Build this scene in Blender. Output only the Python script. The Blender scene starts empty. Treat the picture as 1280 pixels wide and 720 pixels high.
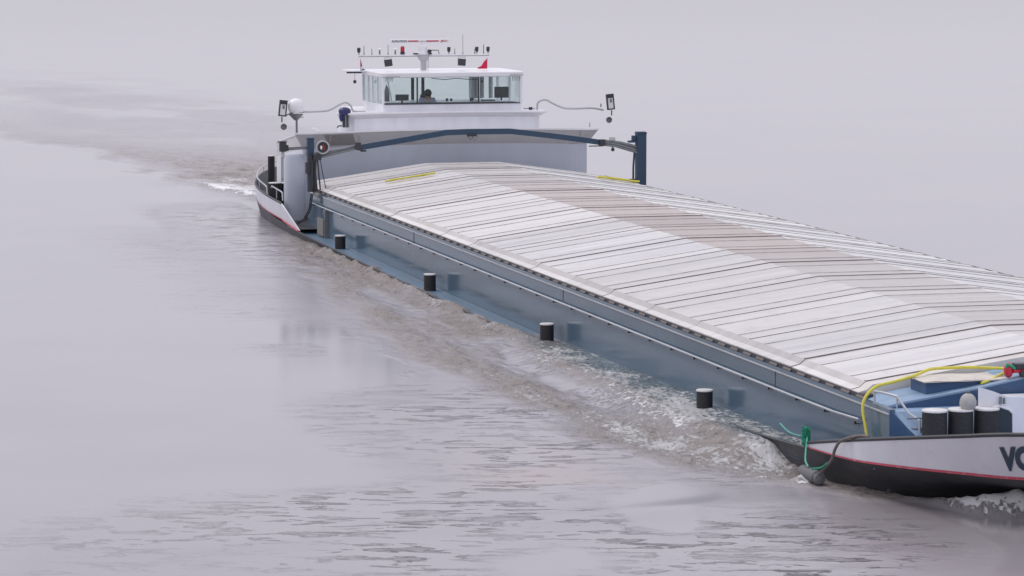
import bpy, bmesh, math, random
import numpy as np
from mathutils import Vector, Matrix
random.seed(7); rng=np.random.default_rng(11)
sc=bpy.context.scene; COL=sc.collection; R=math.radians

# ------------------------------------------------------------------ materials
def newmat(n):
    m=bpy.data.materials.new(n); m.use_nodes=True
    nt=m.node_tree; b=nt.nodes['Principled BSDF']; return m,nt,b
def N(nt,t,**k):
    n=nt.nodes.new(t)
    for a,v in k.items():
        if a in n.inputs.keys() if hasattr(n.inputs,'keys') else False: n.inputs[a].default_value=v
        else: setattr(n,a,v)
    return n
def paint(n,col,rough=.4,metal=0,var=.08,scale=1.5,dirt=None,dirtamt=.3,bump=0,stretch=(1,1,1),spec=.5):
    m,nt,b=newmat(n); L=nt.links
    tc=nt.nodes.new('ShaderNodeTexCoord'); mp=nt.nodes.new('ShaderNodeMapping'); mp.inputs['Scale'].default_value=stretch
    L.new(tc.outputs['Object'],mp.inputs[0])
    no=nt.nodes.new('ShaderNodeTexNoise'); no.inputs['Scale'].default_value=scale; no.inputs['Detail'].default_value=6
    L.new(mp.outputs[0],no.inputs['Vector'])
    cr=nt.nodes.new('ShaderNodeValToRGB')
    cr.color_ramp.elements[0].position=.3; cr.color_ramp.elements[1].position=.7
    cr.color_ramp.elements[0].color=[c*(1-var) for c in col]+[1]
    cr.color_ramp.elements[1].color=[min(1,c*(1+var)) for c in col]+[1]
    L.new(no.outputs['Fac'],cr.inputs[0]); out=cr.outputs[0]
    if dirt:
        n2=nt.nodes.new('ShaderNodeTexNoise'); n2.inputs['Scale'].default_value=scale*2.7; n2.inputs['Detail'].default_value=9; n2.inputs['Roughness'].default_value=.7
        L.new(mp.outputs[0],n2.inputs['Vector'])
        r2=nt.nodes.new('ShaderNodeMapRange'); r2.inputs[1].default_value=.52; r2.inputs[2].default_value=.75; r2.inputs[4].default_value=dirtamt
        L.new(n2.outputs['Fac'],r2.inputs[0])
        mx=nt.nodes.new('ShaderNodeMixRGB'); mx.inputs[2].default_value=list(dirt)+[1]
        L.new(r2.outputs[0],mx.inputs[0]); L.new(out,mx.inputs[1]); out=mx.outputs[0]
    L.new(out,b.inputs['Base Color'])
    rr=nt.nodes.new('ShaderNodeMapRange'); rr.inputs[3].default_value=rough*.8; rr.inputs[4].default_value=min(1,rough*1.25)
    L.new(no.outputs['Fac'],rr.inputs[0]); L.new(rr.outputs[0],b.inputs['Roughness'])
    b.inputs['Metallic'].default_value=metal
    b.inputs['Specular IOR Level'].default_value=spec
    if bump:
        bp=nt.nodes.new('ShaderNodeBump'); bp.inputs['Strength'].default_value=bump; bp.inputs['Distance'].default_value=.02
        L.new(no.outputs['Fac'],bp.inputs['Height']); L.new(bp.outputs[0],b.inputs['Normal'])
    return m
M={}
M['white']=paint('white_paint',(.74,.75,.80),.35,dirt=(.45,.42,.40),dirtamt=.18,stretch=(1,1,.3))
M['whiteclean']=paint('white_gloss',(.80,.80,.82),.3,var=.03)
M['bulwark']=paint('bulwark_white',(.70,.70,.76),.4,dirt=(.55,.42,.42),dirtamt=.35,scale=1.1,stretch=(1,1,.35))
M['red']=paint('red_stripe',(.50,.07,.11),.5,dirt=(.62,.42,.46),dirtamt=.85,scale=2)
M['black']=paint('hull_black',(.045,.047,.055),.5,dirt=(.13,.12,.12),dirtamt=.5,scale=1.2,stretch=(.6,1,1.4),bump=.1)
M['dark']=paint('dark_steel',(.035,.037,.045),.5,dirt=(.12,.10,.09),dirtamt=.4)
M['bollard']=paint('bollard_black',(.02,.02,.024),.65,dirt=(.13,.08,.055),dirtamt=.45,scale=6,bump=.2,stretch=(.6,.6,3))
M['blue']=paint('blue_paint',(.035,.085,.18),.4,dirt=(.10,.13,.17),dirtamt=.3)
M['gangway']=paint('gangway_grey_blue',(.115,.19,.27),.4,dirt=(.2,.25,.3),dirtamt=.5,scale=1.2,stretch=(.4,1,1))
M['deckblue']=paint('deck_blue',(.25,.36,.50),.55,dirt=(.24,.30,.36),dirtamt=.5,scale=2)
M['craneblue']=paint('crane_blue',(.025,.058,.105),.45,dirt=(.06,.06,.07),dirtamt=.5,scale=5)
M['grey']=paint('galvanised_grey',(.20,.21,.22),.5,metal=.3,dirt=(.08,.075,.07),dirtamt=.5,scale=6)
M['lightgrey']=paint('light_grey',(.45,.46,.48),.45,dirt=(.3,.3,.3),dirtamt=.3)
M['steel']=paint('rail_steel',(.50,.52,.55),.35,metal=.4)
M['glassdark']=paint('dark_glass',(.03,.04,.05),.08)
M['yellow']=paint('yellow_hose',(.66,.60,.08),.5,dirt=(.35,.30,.06),dirtamt=.6,scale=8)
M['green']=paint('green_rope',(.01,.22,.13),.7,scale=30,var=.3)
M['mint']=paint('mint_rope',(.12,.45,.34),.7,scale=30,var=.3)
M['rope']=paint('grey_rope',(.16,.14,.13),.85,scale=30,var=.3)
M['rubber']=paint('fender_rubber',(.13,.135,.14),.7,dirt=(.25,.24,.22),dirtamt=.4,scale=5)
M['ball']=paint('fender_ball',(.38,.37,.36),.6,dirt=(.25,.2,.17),dirtamt=.5,scale=5)
M['redplastic']=paint('red_plastic',(.50,.02,.04),.35)
M['greenplastic']=paint('green_plastic',(.01,.30,.17),.4)
M['cowl']=paint('motor_blue',(.016,.02,.10),.35)
M['canvas']=paint('canvas_beige',(.60,.56,.50),.8,dirt=(.4,.37,.33),dirtamt=.5,scale=4)
M['skin']=paint('skin',(.45,.28,.20),.6)
M['hair']=paint('hair',(.03,.028,.025),.7)
M['shirt']=paint('shirt',(.34,.35,.46),.8)
M['seat']=paint('seat_fabric',(.05,.055,.06),.8)
M['bowltop']=paint('bollard_cap',(.70,.69,.68),.5,dirt=(.35,.31,.28),dirtamt=.7,scale=8)
M['letter']=paint('letter_blue',(.035,.06,.10),.45,var=.15)
M['flagred']=paint('flag_red',(.60,.02,.07),.8); M['flagwhite']=paint('flag_white',(.7,.7,.7),.8); M['flagblue']=paint('flag_blue',(.05,.06,.25),.8)
M['block']=paint('block_brown_grey',(.15,.13,.12),.7,dirt=(.07,.06,.06),dirtamt=.6,scale=3)
M['taupe']=paint('taupe_plate',(.33,.31,.305),.55,dirt=(.25,.22,.21),dirtamt=.4,scale=2)
M['tan']=paint('worn_steel',(.22,.21,.19),.6,dirt=(.16,.15,.15),dirtamt=.6,scale=2)
M['seam']=paint('joint_grey',(.21,.18,.175),.7,scale=4,var=.3,spec=.2)
M['sill']=paint('sill_beige',(.62,.59,.56),.6,dirt=(.40,.40,.42),dirtamt=.4,scale=1.5)
M['houseshade']=paint('house_shaded_white',(.50,.535,.61),.35,dirt=(.40,.42,.48),dirtamt=.3,scale=.6,stretch=(1,1,.4))  # white house paint turned blue-grey, shade put into the colour
M['thinseam']=paint('seam_grey',(.46,.44,.43),.7,scale=4,var=.3,spec=.2)

def coaming_mat():
    m=paint('coaming_blue_grey',(.095,.15,.205),.13,dirt=(.13,.16,.20),dirtamt=.35,scale=.5,stretch=(.5,1,2.2),spec=.6)
    nt=m.node_tree;b=nt.nodes['Principled BSDF'];L=nt.links
    tc=nt.nodes.new('ShaderNodeTexCoord');mp=nt.nodes.new('ShaderNodeMapping');mp.inputs['Scale'].default_value=(.7,1,.9);L.new(tc.outputs['Object'],mp.inputs[0])
    n=nt.nodes.new('ShaderNodeTexNoise');n.inputs['Scale'].default_value=1.1;n.inputs['Detail'].default_value=2;L.new(mp.outputs[0],n.inputs['Vector'])
    bp=nt.nodes.new('ShaderNodeBump');bp.inputs['Strength'].default_value=.15;bp.inputs['Distance'].default_value=.03;L.new(n.outputs['Fac'],bp.inputs['Height']);L.new(bp.outputs[0],b.inputs['Normal'])
    return m
M['coaming']=coaming_mat()

def cover_mat(name,ca,cb,stain,stainamt,band=False):
    m,nt,b=newmat(name);L=nt.links
    ge=nt.nodes.new('ShaderNodeNewGeometry');mp=nt.nodes.new('ShaderNodeMapping');mp.inputs['Scale'].default_value=(3.2,.12,.3)
    L.new(ge.outputs['Position'],mp.inputs[0])
    n=nt.nodes.new('ShaderNodeTexNoise');n.inputs['Scale'].default_value=1.0;n.inputs['Detail'].default_value=5;n.inputs['Roughness'].default_value=.65;L.new(mp.outputs[0],n.inputs['Vector'])
    cr=nt.nodes.new('ShaderNodeValToRGB');cr.color_ramp.elements[0].position=.33;cr.color_ramp.elements[1].position=.68
    cr.color_ramp.elements[0].color=list(ca)+[1];cr.color_ramp.elements[1].color=list(cb)+[1];L.new(n.outputs['Fac'],cr.inputs[0])
    n2=nt.nodes.new('ShaderNodeTexNoise');n2.inputs['Scale'].default_value=.09;n2.inputs['Detail'].default_value=3;L.new(ge.outputs['Position'],n2.inputs['Vector'])
    r2=nt.nodes.new('ShaderNodeMapRange');r2.inputs[1].default_value=.4;r2.inputs[2].default_value=.62;r2.inputs[4].default_value=stainamt;L.new(n2.outputs['Fac'],r2.inputs[0])
    if band:
        sp=nt.nodes.new('ShaderNodeSeparateXYZ');L.new(ge.outputs['Position'],sp.inputs[0])
        ra=nt.nodes.new('ShaderNodeMapRange');ra.inputs[1].default_value=3;ra.inputs[2].default_value=14;ra.interpolation_type='SMOOTHSTEP';L.new(sp.outputs[0],ra.inputs[0])
        rb=nt.nodes.new('ShaderNodeMapRange');rb.inputs[1].default_value=27;rb.inputs[2].default_value=36;rb.inputs[3].default_value=1;rb.inputs[4].default_value=.12;rb.interpolation_type='SMOOTHSTEP';L.new(sp.outputs[0],rb.inputs[0])
        mu=nt.nodes.new('ShaderNodeMath');mu.operation='MULTIPLY';L.new(ra.outputs[0],mu.inputs[0]);L.new(rb.outputs[0],mu.inputs[1])
        m3=nt.nodes.new('ShaderNodeMath');m3.operation='MULTIPLY';m3.inputs[1].default_value=.85;L.new(mu.outputs[0],m3.inputs[0]);r2=m3
    mx=nt.nodes.new('ShaderNodeMixRGB');mx.inputs[2].default_value=list(stain)+[1];L.new(r2.outputs[0],mx.inputs[0]);L.new(cr.outputs[0],mx.inputs[1])
    n3=nt.nodes.new('ShaderNodeTexNoise');n3.inputs['Scale'].default_value=2.2;n3.inputs['Detail'].default_value=8;L.new(ge.outputs['Position'],n3.inputs['Vector'])
    r3=nt.nodes.new('ShaderNodeMapRange');r3.inputs[1].default_value=.55;r3.inputs[2].default_value=.8;r3.inputs[4].default_value=.45;L.new(n3.outputs['Fac'],r3.inputs[0])
    mx2=nt.nodes.new('ShaderNodeMixRGB');mx2.inputs[2].default_value=(.42,.38,.35,1);L.new(r3.outputs[0],mx2.inputs[0]);L.new(mx.outputs[0],mx2.inputs[1])
    oi=nt.nodes.new('ShaderNodeObjectInfo');r4=nt.nodes.new('ShaderNodeMapRange');r4.inputs[3].default_value=.90;r4.inputs[4].default_value=1.07;L.new(oi.outputs['Random'],r4.inputs[0])
    hs=nt.nodes.new('ShaderNodeHueSaturation');L.new(mx2.outputs[0],hs.inputs['Color']);L.new(r4.outputs[0],hs.inputs['Value'])
    L.new(hs.outputs[0],b.inputs['Base Color'])
    b.inputs['Metallic'].default_value=.15;b.inputs['Roughness'].default_value=.5;b.inputs['Specular IOR Level'].default_value=.35
    bp=nt.nodes.new('ShaderNodeBump');bp.inputs['Strength'].default_value=.25;bp.inputs['Distance'].default_value=.02;L.new(n.outputs['Fac'],bp.inputs['Height']);L.new(bp.outputs[0],b.inputs['Normal'])
    return m
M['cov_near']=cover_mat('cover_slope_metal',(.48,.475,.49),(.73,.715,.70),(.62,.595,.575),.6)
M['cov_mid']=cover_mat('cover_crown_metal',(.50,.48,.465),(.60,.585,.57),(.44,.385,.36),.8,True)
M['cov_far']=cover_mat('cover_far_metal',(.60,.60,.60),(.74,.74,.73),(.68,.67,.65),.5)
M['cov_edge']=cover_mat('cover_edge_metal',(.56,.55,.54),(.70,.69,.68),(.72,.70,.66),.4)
M['cov_bandshade']=cover_mat('cover_band_shaded_metal',(.42,.40,.39),(.56,.54,.53),(.48,.46,.44),.5)  # band greyed in the colour for the shade on this steeper facet

def glass_mat():
    m=bpy.data.materials.new('tinted_glass');m.use_nodes=True;nt=m.node_tree;nt.nodes.clear();L=nt.links
    o=nt.nodes.new('ShaderNodeOutputMaterial');t=nt.nodes.new('ShaderNodeBsdfTransparent');t.inputs[0].default_value=(.93,.968,.966,1)
    g=nt.nodes.new('ShaderNodeBsdfGlossy');g.inputs['Roughness'].default_value=.03
    f=nt.nodes.new('ShaderNodeLayerWeight');f.inputs[0].default_value=.5;mx=nt.nodes.new('ShaderNodeMixShader')
    pw=nt.nodes.new('ShaderNodeMath');pw.operation='POWER';pw.inputs[1].default_value=4;L.new(f.outputs['Facing'],pw.inputs[0]);ma=nt.nodes.new('ShaderNodeMath');ma.operation='MULTIPLY_ADD';ma.inputs[1].default_value=.5;ma.inputs[2].default_value=.03;L.new(pw.outputs[0],ma.inputs[0]);L.new(ma.outputs[0],mx.inputs[0]);L.new(t.outputs[0],mx.inputs[1]);L.new(g.outputs[0],mx.inputs[2]);L.new(mx.outputs[0],o.inputs[0]);return m
M['glass']=glass_mat()
def lens_mat():
    m,nt,b=newmat('lamp_reflector');b.inputs['Base Color'].default_value=(.75,.76,.78,1);b.inputs['Metallic'].default_value=.6;b.inputs['Roughness'].default_value=.35;return m
M['lens']=lens_mat()

# ------------------------------------------------------------------ geometry helpers
class B:
    def __init__(s): s.v=[];s.f=[];s.mi=[];s.mats=[]
    def mat(s,k):
        if k is None: return 0
        if k not in s.mats: s.mats.append(k)
        return s.mats.index(k)
    def add(s,vs,fs,m=None):
        o=len(s.v); s.v+= [tuple(map(float,v)) for v in vs]; i=s.mat(m)
        for f in fs: s.f.append([o+a for a in f]); s.mi.append(i)
        return s
    def box(s,x0,x1,y0,y1,z0,z1,m=None,M_=None):
        vs=[(x,y,z) for x in (x0,x1) for y in (y0,y1) for z in (z0,z1)]
        if M_ is not None: vs=[tuple(M_@Vector(v)) for v in vs]
        return s.add(vs,[(0,1,3,2),(4,6,7,5),(0,4,5,1),(2,3,7,6),(0,2,6,4),(1,5,7,3)],m)
    def cyl(s,p0,p1,r0,r1=None,n=16,m=None,cap=True):
        r1=r0 if r1 is None else r1; p0=Vector(p0);p1=Vector(p1); d=(p1-p0).normalized()
        a=d.orthogonal().normalized(); b=d.cross(a); vs=[]
        for p,r in ((p0,r0),(p1,r1)):
            for i in range(n):
                t=2*math.pi*i/n; vs.append(p+(a*math.cos(t)+b*math.sin(t))*r)
        fs=[(i,(i+1)%n,n+(i+1)%n,n+i) for i in range(n)]
        if cap: fs+=[tuple(reversed(range(n))),tuple(range(n,2*n))]
        return s.add(vs,fs,m)
    def tube(s,pts,r,n=8,m=None,rr=None):
        pts=[Vector(p) for p in pts]; vs=[];fs=[];k=len(pts); up=None
        for i,p in enumerate(pts):
            d=(pts[min(i+1,k-1)]-pts[max(i-1,0)]).normalized()
            if up is None: up=d.orthogonal().normalized()
            up=(up-d*up.dot(d)).normalized(); b=d.cross(up); q=rr[i] if rr else r
            for j in range(n):
                t=2*math.pi*j/n; vs.append(p+(up*math.cos(t)+b*math.sin(t))*q)
        for i in range(k-1):
            for j in range(n): fs.append((i*n+j,i*n+(j+1)%n,(i+1)*n+(j+1)%n,(i+1)*n+j))
        fs+=[tuple(reversed(range(n))),tuple(range((k-1)*n,k*n))]
        return s.add(vs,fs,m)
    def lathe(s,c,prof,n=20,m=None,axis='z',caps=True):
        vs=[];fs=[];c=Vector(c)
        for r,h in prof:
            for i in range(n):
                t=2*math.pi*i/n; a,b=r*math.cos(t),r*math.sin(t)
                vs.append(c+Vector({'z':(a,b,h),'x':(h,a,b),'y':(a,h,b)}[axis]))
        for k in range(len(prof)-1):
            for i in range(n): fs.append((k*n+i,k*n+(i+1)%n,(k+1)*n+(i+1)%n,(k+1)*n+i))
        if caps and prof[0][0]>1e-4: fs.append(tuple(reversed(range(n))))
        if caps and prof[-1][0]>1e-4: fs.append(tuple(range((len(prof)-1)*n,len(prof)*n)))
        return s.add(vs,fs,m)
    def sphere(s,c,r,n=20,k=10,m=None,sc=(1,1,1)):
        prof=[(max(1e-5,r*math.sin(math.pi*i/k)),-r*math.cos(math.pi*i/k)) for i in range(k+1)]
        o=len(s.v); s.lathe((0,0,0),prof,n,m)
        for i in range(o,len(s.v)): v=s.v[i]; s.v[i]=(c[0]+v[0]*sc[0],c[1]+v[1]*sc[1],c[2]+v[2]*sc[2])
        return s
    def grid(s,rows,m=None,close=False):
        n=len(rows[0]);vs=[p for r in rows for p in r];fs=[]
        for i in range(len(rows)-1):
            for j in range(n if close else n-1): fs.append((i*n+j,i*n+(j+1)%n,(i+1)*n+(j+1)%n,(i+1)*n+j))
        return s.add(vs,fs,m)
    def prism(s,poly,d,m=None):
        """poly: 3D polygon points, d: extrude vector"""
        n=len(poly);d=Vector(d);vs=[Vector(p) for p in poly]+[Vector(p)+d for p in poly]
        return s.add(vs,[tuple(range(n)),tuple(reversed(range(n,2*n)))]+[(i,n+i,n+(i+1)%n,(i+1)%n) for i in range(n)],m)
SPLIT={'plate_joint','rail_bracket','roof_grille','bulwark_wedge','wedge_stripe','gangway_deck','gangway_edge_line','rubbing_strake','chamfer_plate','stiffener_strip','track_recess','track_block','deck_filler_cap','hinge','sleeve','side_pane','window_frame','console_instrument','interior_curtain','deck_fitting','hydraulic_hose','red_band','hydraulic_cylinder','hose','clamp','hanger','rail_step','roof_wing','lifting_hook','coaming_handrail','brim_seam','radar_motor','cap','camera_lamp'}
def components(b):
    par={};key={}
    def find(a):
        while par.setdefault(a,a)!=a: par[a]=par[par[a]];a=par[a]
        return a
    for i,v in enumerate(b.v):
        k=(round(v[0],4),round(v[1],4),round(v[2],4))
        if k in key: par[find(i)]=find(key[k])
        else: key[k]=i
    for f in b.f:
        for a in f[1:]: par[find(a)]=find(f[0])
    g={}
    for n,f in enumerate(b.f): g.setdefault(find(f[0]),[]).append(n)
    return list(g.values())
def obj(name,b,mat=None,parent=None,smooth=False,bevel=0,normals=True):
    if name in SPLIT:
        cs=components(b)
        if len(cs)>1:
            last=None
            for c in cs:
                nb=B();nb.mats=b.mats;mp={}
                for n in c:
                    nb.f.append([mp.setdefault(a,len(mp)) for a in b.f[n]]);nb.mi.append(b.mi[n])
                nb.v=[b.v[a] for a in mp]
                last=obj1(name,nb,mat,parent,smooth,bevel,normals)
            return last
    return obj1(name,b,mat,parent,smooth,bevel,normals)
def obj1(name,b,mat=None,parent=None,smooth=False,bevel=0,normals=True):
    me=bpy.data.meshes.new(name); me.from_pydata(b.v,[],b.f)
    if b.mats:
        for k in b.mats: me.materials.append(M[k])
        me.polygons.foreach_set('material_index',b.mi)
    elif mat: me.materials.append(M[mat])
    if normals:
        bm=bmesh.new();bm.from_mesh(me);bmesh.ops.remove_doubles(bm,verts=bm.verts,dist=2e-5);bmesh.ops.recalc_face_normals(bm,faces=bm.faces);bm.to_mesh(me);bm.free()
    if smooth:
        me.polygons.foreach_set('use_smooth',[True]*len(me.polygons))
        try: me.set_sharp_from_angle(angle=R(38))
        except Exception: pass
    me.update()
    o=bpy.data.objects.new(name,me);COL.objects.link(o)
    if parent is not None:
        o.parent=parent
        p=parent; 
        if p.type=='EMPTY': o.matrix_parent_inverse=Matrix.Translation(-Vector(p.location))
    if bevel:
        md=o.modifiers.new('bevel','BEVEL');md.width=bevel;md.segments=2;md.limit_method='ANGLE';md.angle_limit=R(40)
    return o
def thing(name,label,cat,loc=(0,0,0),group=None):
    o=bpy.data.objects.new(name,None);COL.objects.link(o);o.location=loc;o.empty_display_size=.2
    o['label']=label;o['category']=cat
    if group:o['group']=group
    return o
def tag(o,label,cat,group=None):
    o['label']=label;o['category']=cat
    if group:o['group']=group
    return o
def copypart(o,dx,parent,label=None):
    c=o.copy();COL.objects.link(c);pi=o.matrix_parent_inverse.copy();c.parent=parent;c.matrix_parent_inverse=pi;c.location=(Vector(o.location)+Vector(dx))
    for g in o.children:
        d=g.copy();COL.objects.link(d);d.parent=c;d.matrix_parent_inverse=Matrix()
    return c
def text_mesh(body,size,offset=0,shear=0,extrude=.003):
    cu=bpy.data.curves.new('txt','FONT');cu.body=body;cu.size=size;cu.offset=offset;cu.shear=shear;cu.extrude=0;cu.resolution_u=4
    ob=bpy.data.objects.new('txt',cu);COL.objects.link(ob);bpy.context.view_layer.update()
    dg=bpy.context.evaluated_depsgraph_get();me=bpy.data.meshes.new_from_object(ob.evaluated_get(dg))
    vs=[tuple(v.co) for v in me.vertices];fs=[tuple(p.vertices) for p in me.polygons]
    bpy.data.objects.remove(ob);bpy.data.curves.remove(cu);bpy.data.meshes.remove(me)
    return vs,fs
def interp(pts,n):
    """Catmull-Rom resample of a list of points"""
    P=[Vector(p) for p in pts];out=[];k=len(P)
    for i in range(k-1):
        a=P[max(i-1,0)];b=P[i];c=P[i+1];d=P[min(i+2,k-1)]
        for j in range(n):
            t=j/n;out.append(.5*((2*b)+(c-a)*t+(2*a-5*b+4*c-d)*t*t+(3*b-3*c+d-a)*t**3))
    out.append(P[-1]);return out

# ------------------------------------------------------------------ the barge
barge=thing('cargo_barge','long river cargo barge with closed pale hatch covers, blue-grey sides and a white wheelhouse','barge',(24,0,0))

# hull lines: (waterline point, deck-edge point) from stern to bow, starboard side
WL=[(-16.5,0,-.05),(-16.0,-1.5,-.05),(-13,-3.3,-.05),(-8.6,-4.85,-.05),(-5,-5.38,-.05),(2.3,-5.6,-.05),(20,-5.62,-.05),(38,-5.62,-.05),(44,-5.62,-.05),(47.3,-5.5,-.05),(49.1,-5.12,-.05),(49.9,-4.4,-.05),(50.35,-3.5,-.05),(50.85,-2.4,-.05),(51.3,-1.2,-.05),(51.5,0,-.05)]
DK=[(-18.6,0,.50),(-17.8,-1.7,.48),(-14.0,-3.6,.45),(-9.2,-4.93,.42),(-5,-5.46,.39),(2.1,-5.66,.24),(20,-5.66,.16),(38,-5.66,.16),(44,-5.68,.33),(47.5,-5.68,.50),(49.4,-5.65,.585),(50.8,-5.36,.67),(52.05,-4.8,.735),(53.0,-4.05,.76),(54.0,-2.5,.80),(54.6,0,.82)]
W=interp(WL,6);D=interp(DK,6)
rows=[]
for w,d in zip(W,D):
    bot=Vector((w.x*.995,w.y*.97,-1.2)); mid=(w*.5+d*.5)
    r=[bot,w,mid,d]; rows.append([tuple(p) for p in r])
b=B();b.grid(rows)
b.grid([[(p[0],-p[1],p[2]) for p in r] for r in rows])
hull=obj('hull',b,'black',barge,smooth=True)
# rubbing edge along the deck line
b=B();mid=[p for p in D if -1<p.x<47.6]
b.tube([(p.x,p.y-.02,p.z-.02) for p in mid],.026,6)
b.tube([(p.x,-p.y+.02,p.z-.02) for p in mid],.026,6)
obj('rubbing_strake',b,'dark',hull)
# gangway decks
b=B()
for s in (-1,1):
    b.grid([[(x,s*5.64,z),(x,s*5.0,z)] for x,z in ((-.4,.3),(2.2,.15),(20,.09),(40,.09),(44,.12),(47.0,.2))])
obj('gangway_deck',b,'gangway',barge)
b=B()
for s in (-1,1):
    b.grid([[(x,s*5.13,z),(x,s*5.115,z)] for x,z in ((4,.155),(20,.096),(30,.096))]) 
obj('gangway_edge_line',b,'lightgrey',barge)

# white bulwarks (aft and fore) following the deck line, with thickness and cap
def bulwark(name,base,top,capmat='dark'):
    bs=interp(base,6);tp=interp(top,6);b=B();b2=B();b3=B()
    for s in (1,-1):
        out=[[(p.x,s*p.y,p.z),(( p.x+q.x)/2,s*(p.y*.5+q.y*.5),(p.z+q.z)/2),(q.x,s*q.y,q.z)] for p,q in zip(bs,tp)]
        inn=[[(p.x,s*p.y*(1-.05/max(.3,abs(p.y))),p.z),(q.x,s*q.y*(1-.05/max(.3,abs(q.y))),q.z)] for p,q in zip(bs,tp)]
        b.grid(out,'bulwark'); b.grid(inn,'dark' if name=='aft_bulwark' else 'bulwark')
        b2.tube([(q.x,s*q.y*(1-.02/max(.3,abs(q.y))),q.z+.01) for q in tp],.035,6)
        b3.grid([[(p.x,s*(p.y-.012 if p.y<-.1 else p.y)+0,p.z-.012),(p.x*.965+q.x*.035,s*((p.y*.965+q.y*.035)-.012),p.z*.965+q.z*.035+.008)] for p,q in zip(bs,tp)])
    o=obj(name,b,'bulwark',barge,smooth=True,normals=False)
    obj('cap_rail',b2,capmat,o); obj('red_stripe',b3,'red',o)
    return o,bs,tp
base_f=DK[9:]
top_f=[(47.5,-5.70,.56),(49.3,-5.69,.87),(51.0,-5.5,1.15),(52.5,-5.02,1.39),(53.5,-4.4,1.54),(54.9,-2.7,1.62),(55.6,0,1.66)]
fore,bs_f,tp_f=bulwark('fore_bulwark',base_f,top_f)
base_a=DK[:6];
top_a=[(-19.0,0,.98),(-18.1,-1.8,.96),(-14.2,-3.72,.92),(-9.3,-4.98,.90),(-5.0,-5.49,.88),(-.9,-5.66,.86)]
aft,bs_a,tp_a=bulwark('aft_bulwark',[(p[0],p[1],p[2]) for p in DK[:5]]+[(-.9,-5.6,.34)],top_a)
b=B()
for s in (-1,1): # triangular end of aft bulwark
    b.prism([(-.9,s*5.66,.86),(-.9,s*5.60,.34),(2.1,s*5.67,.26)],(0,-s*.05,0))
o=obj('bulwark_wedge',b,'bulwark',aft)
b=B()
for s in (-1,1): b.tube([(-.9,s*5.61,.34),(2.1,s*5.69,.25)],.03,6)
obj('wedge_stripe',b,'red',aft)
# ship's name on the fore bulwark: only the first letters are in the picture
def on_fore(x,z):
    """point on outer face of fore bulwark at station x and height z"""
    best=None
    for p,q in zip(bs_f,tp_f):
        t=(z-p.z)/(q.z-p.z); P=p+(q-p)*t
        if best is None or abs(P.x-x)<best[0]: best=(abs(P.x-x),P)
    # linear between the two nearest
    L=[]
    for p,q in zip(bs_f,tp_f):
        t=(z-p.z)/(q.z-p.z);L.append(p+(q-p)*t)
    for a,c in zip(L,L[1:]):
        if a.x<=x<=c.x:
            u=(x-a.x)/(c.x-a.x);return a+(c-a)*u
    return best[1]
vs,fs=text_mesh('VO',.50,offset=.03)
b=B();X0,Z0=52.83,.91
pv=[]
for v in vs:
    P=on_fore(X0+v[0]*.56+v[1]*.68, Z0+v[1]*1.06+.08*v[0]); pv.append((P.x+.012,P.y-.012,P.z))
b.add(pv,fs);obj('ship_name',b,'letter',fore,normals=False)

# decks inside the bulwarks
b=B()
aftdeck=[p for p in D if p.x<2.3]
b.grid([[(p.x,p.y*.985,.30+max(0,-p.x)*.008),(p.x,-p.y*.985,.30+max(0,-p.x)*.008)] for p in aftdeck if abs(p.y)>.05 or True])
obj('aft_deck',b,'dark',barge)
b=B()
b.grid([[(49.22,-4.98,1.37),(49.22,4.98,1.37)],[(49.58,-4.98,1.365),(49.58,4.98,1.365)],[(49.98,-4.70,1.0),(49.98,4.70,1.0)],[(50.0,-5.45,.97),(50.0,5.45,.97)],[(51.4,-5.15,.95),(51.4,5.15,.95)],[(52.9,-4.3,.95),(52.9,4.3,.95)],[(54.3,-2.3,.97),(54.3,2.3,.97)]])
b.box(49.99,50.0,-5.45,5.45,.5,.965)
obj('forecastle_deck',b,'deckblue',barge)

# coaming
b=B()
for s in (-1,1):
    b.box(.5,49.6,s*5.03 if s<0 else 4.93,-4.93 if s<0 else 5.03,.05,1.41)
b.box(.5,.6,-4.93,4.93,.1,1.41)
coam=obj('coaming',b,'coaming',barge)
b=B()
for s in (-1,1):
    b.prism([(49.6,s*5.03,.1),(49.6,s*5.03,1.41),(49.98,s*4.72,1.0),(49.98,s*4.72,.1)],(-.06,-s*.05,0))
obj('chamfer_plate',b,'blue',coam)
b=B()
for s in (-1,1):
    b.box(.5,49.6,min(s*5.031,s*5.06),max(s*5.031,s*5.06),1.325,1.345)       # stiffener line under the top
obj('stiffener_strip',b,'lightgrey',coam)
b=B()
for x in (15.0,29.8,44.0):
    b.box(x-.008,x+.008,-5.042,-5.031,1.05,1.32)
    b.box(x-.012,x+.012,5.031,5.045,1.05,1.32)
b.box(3.52,3.60,-5.16,-5.031,.12,1.0)
obj('plate_joint',b,'grey',coam)
b=B()
for s in (-1,1):
    pts=[(1.0,s*5.10,1.05)]+[(x,s*5.10,1.03) for x in range(3,46,3)]+[(47.2,s*5.10,1.04),(48.4,s*5.10,1.08)]
    b.tube(pts,.022,6)
hr=obj('coaming_handrail',b,'steel',coam,smooth=True)
b=B()
for i in range(33):
    x=1.5+i*1.46
    for s in (-1,1):
        b.box(x-.035,x+.035,min(s*5.032,s*5.10),max(s*5.032,s*5.10),.975,.985); b.box(x-.012,x+.012,min(s*5.08,s*5.115),max(s*5.08,s*5.115),.97,1.02)
obj('rail_bracket',b,'dark',coam)
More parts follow.
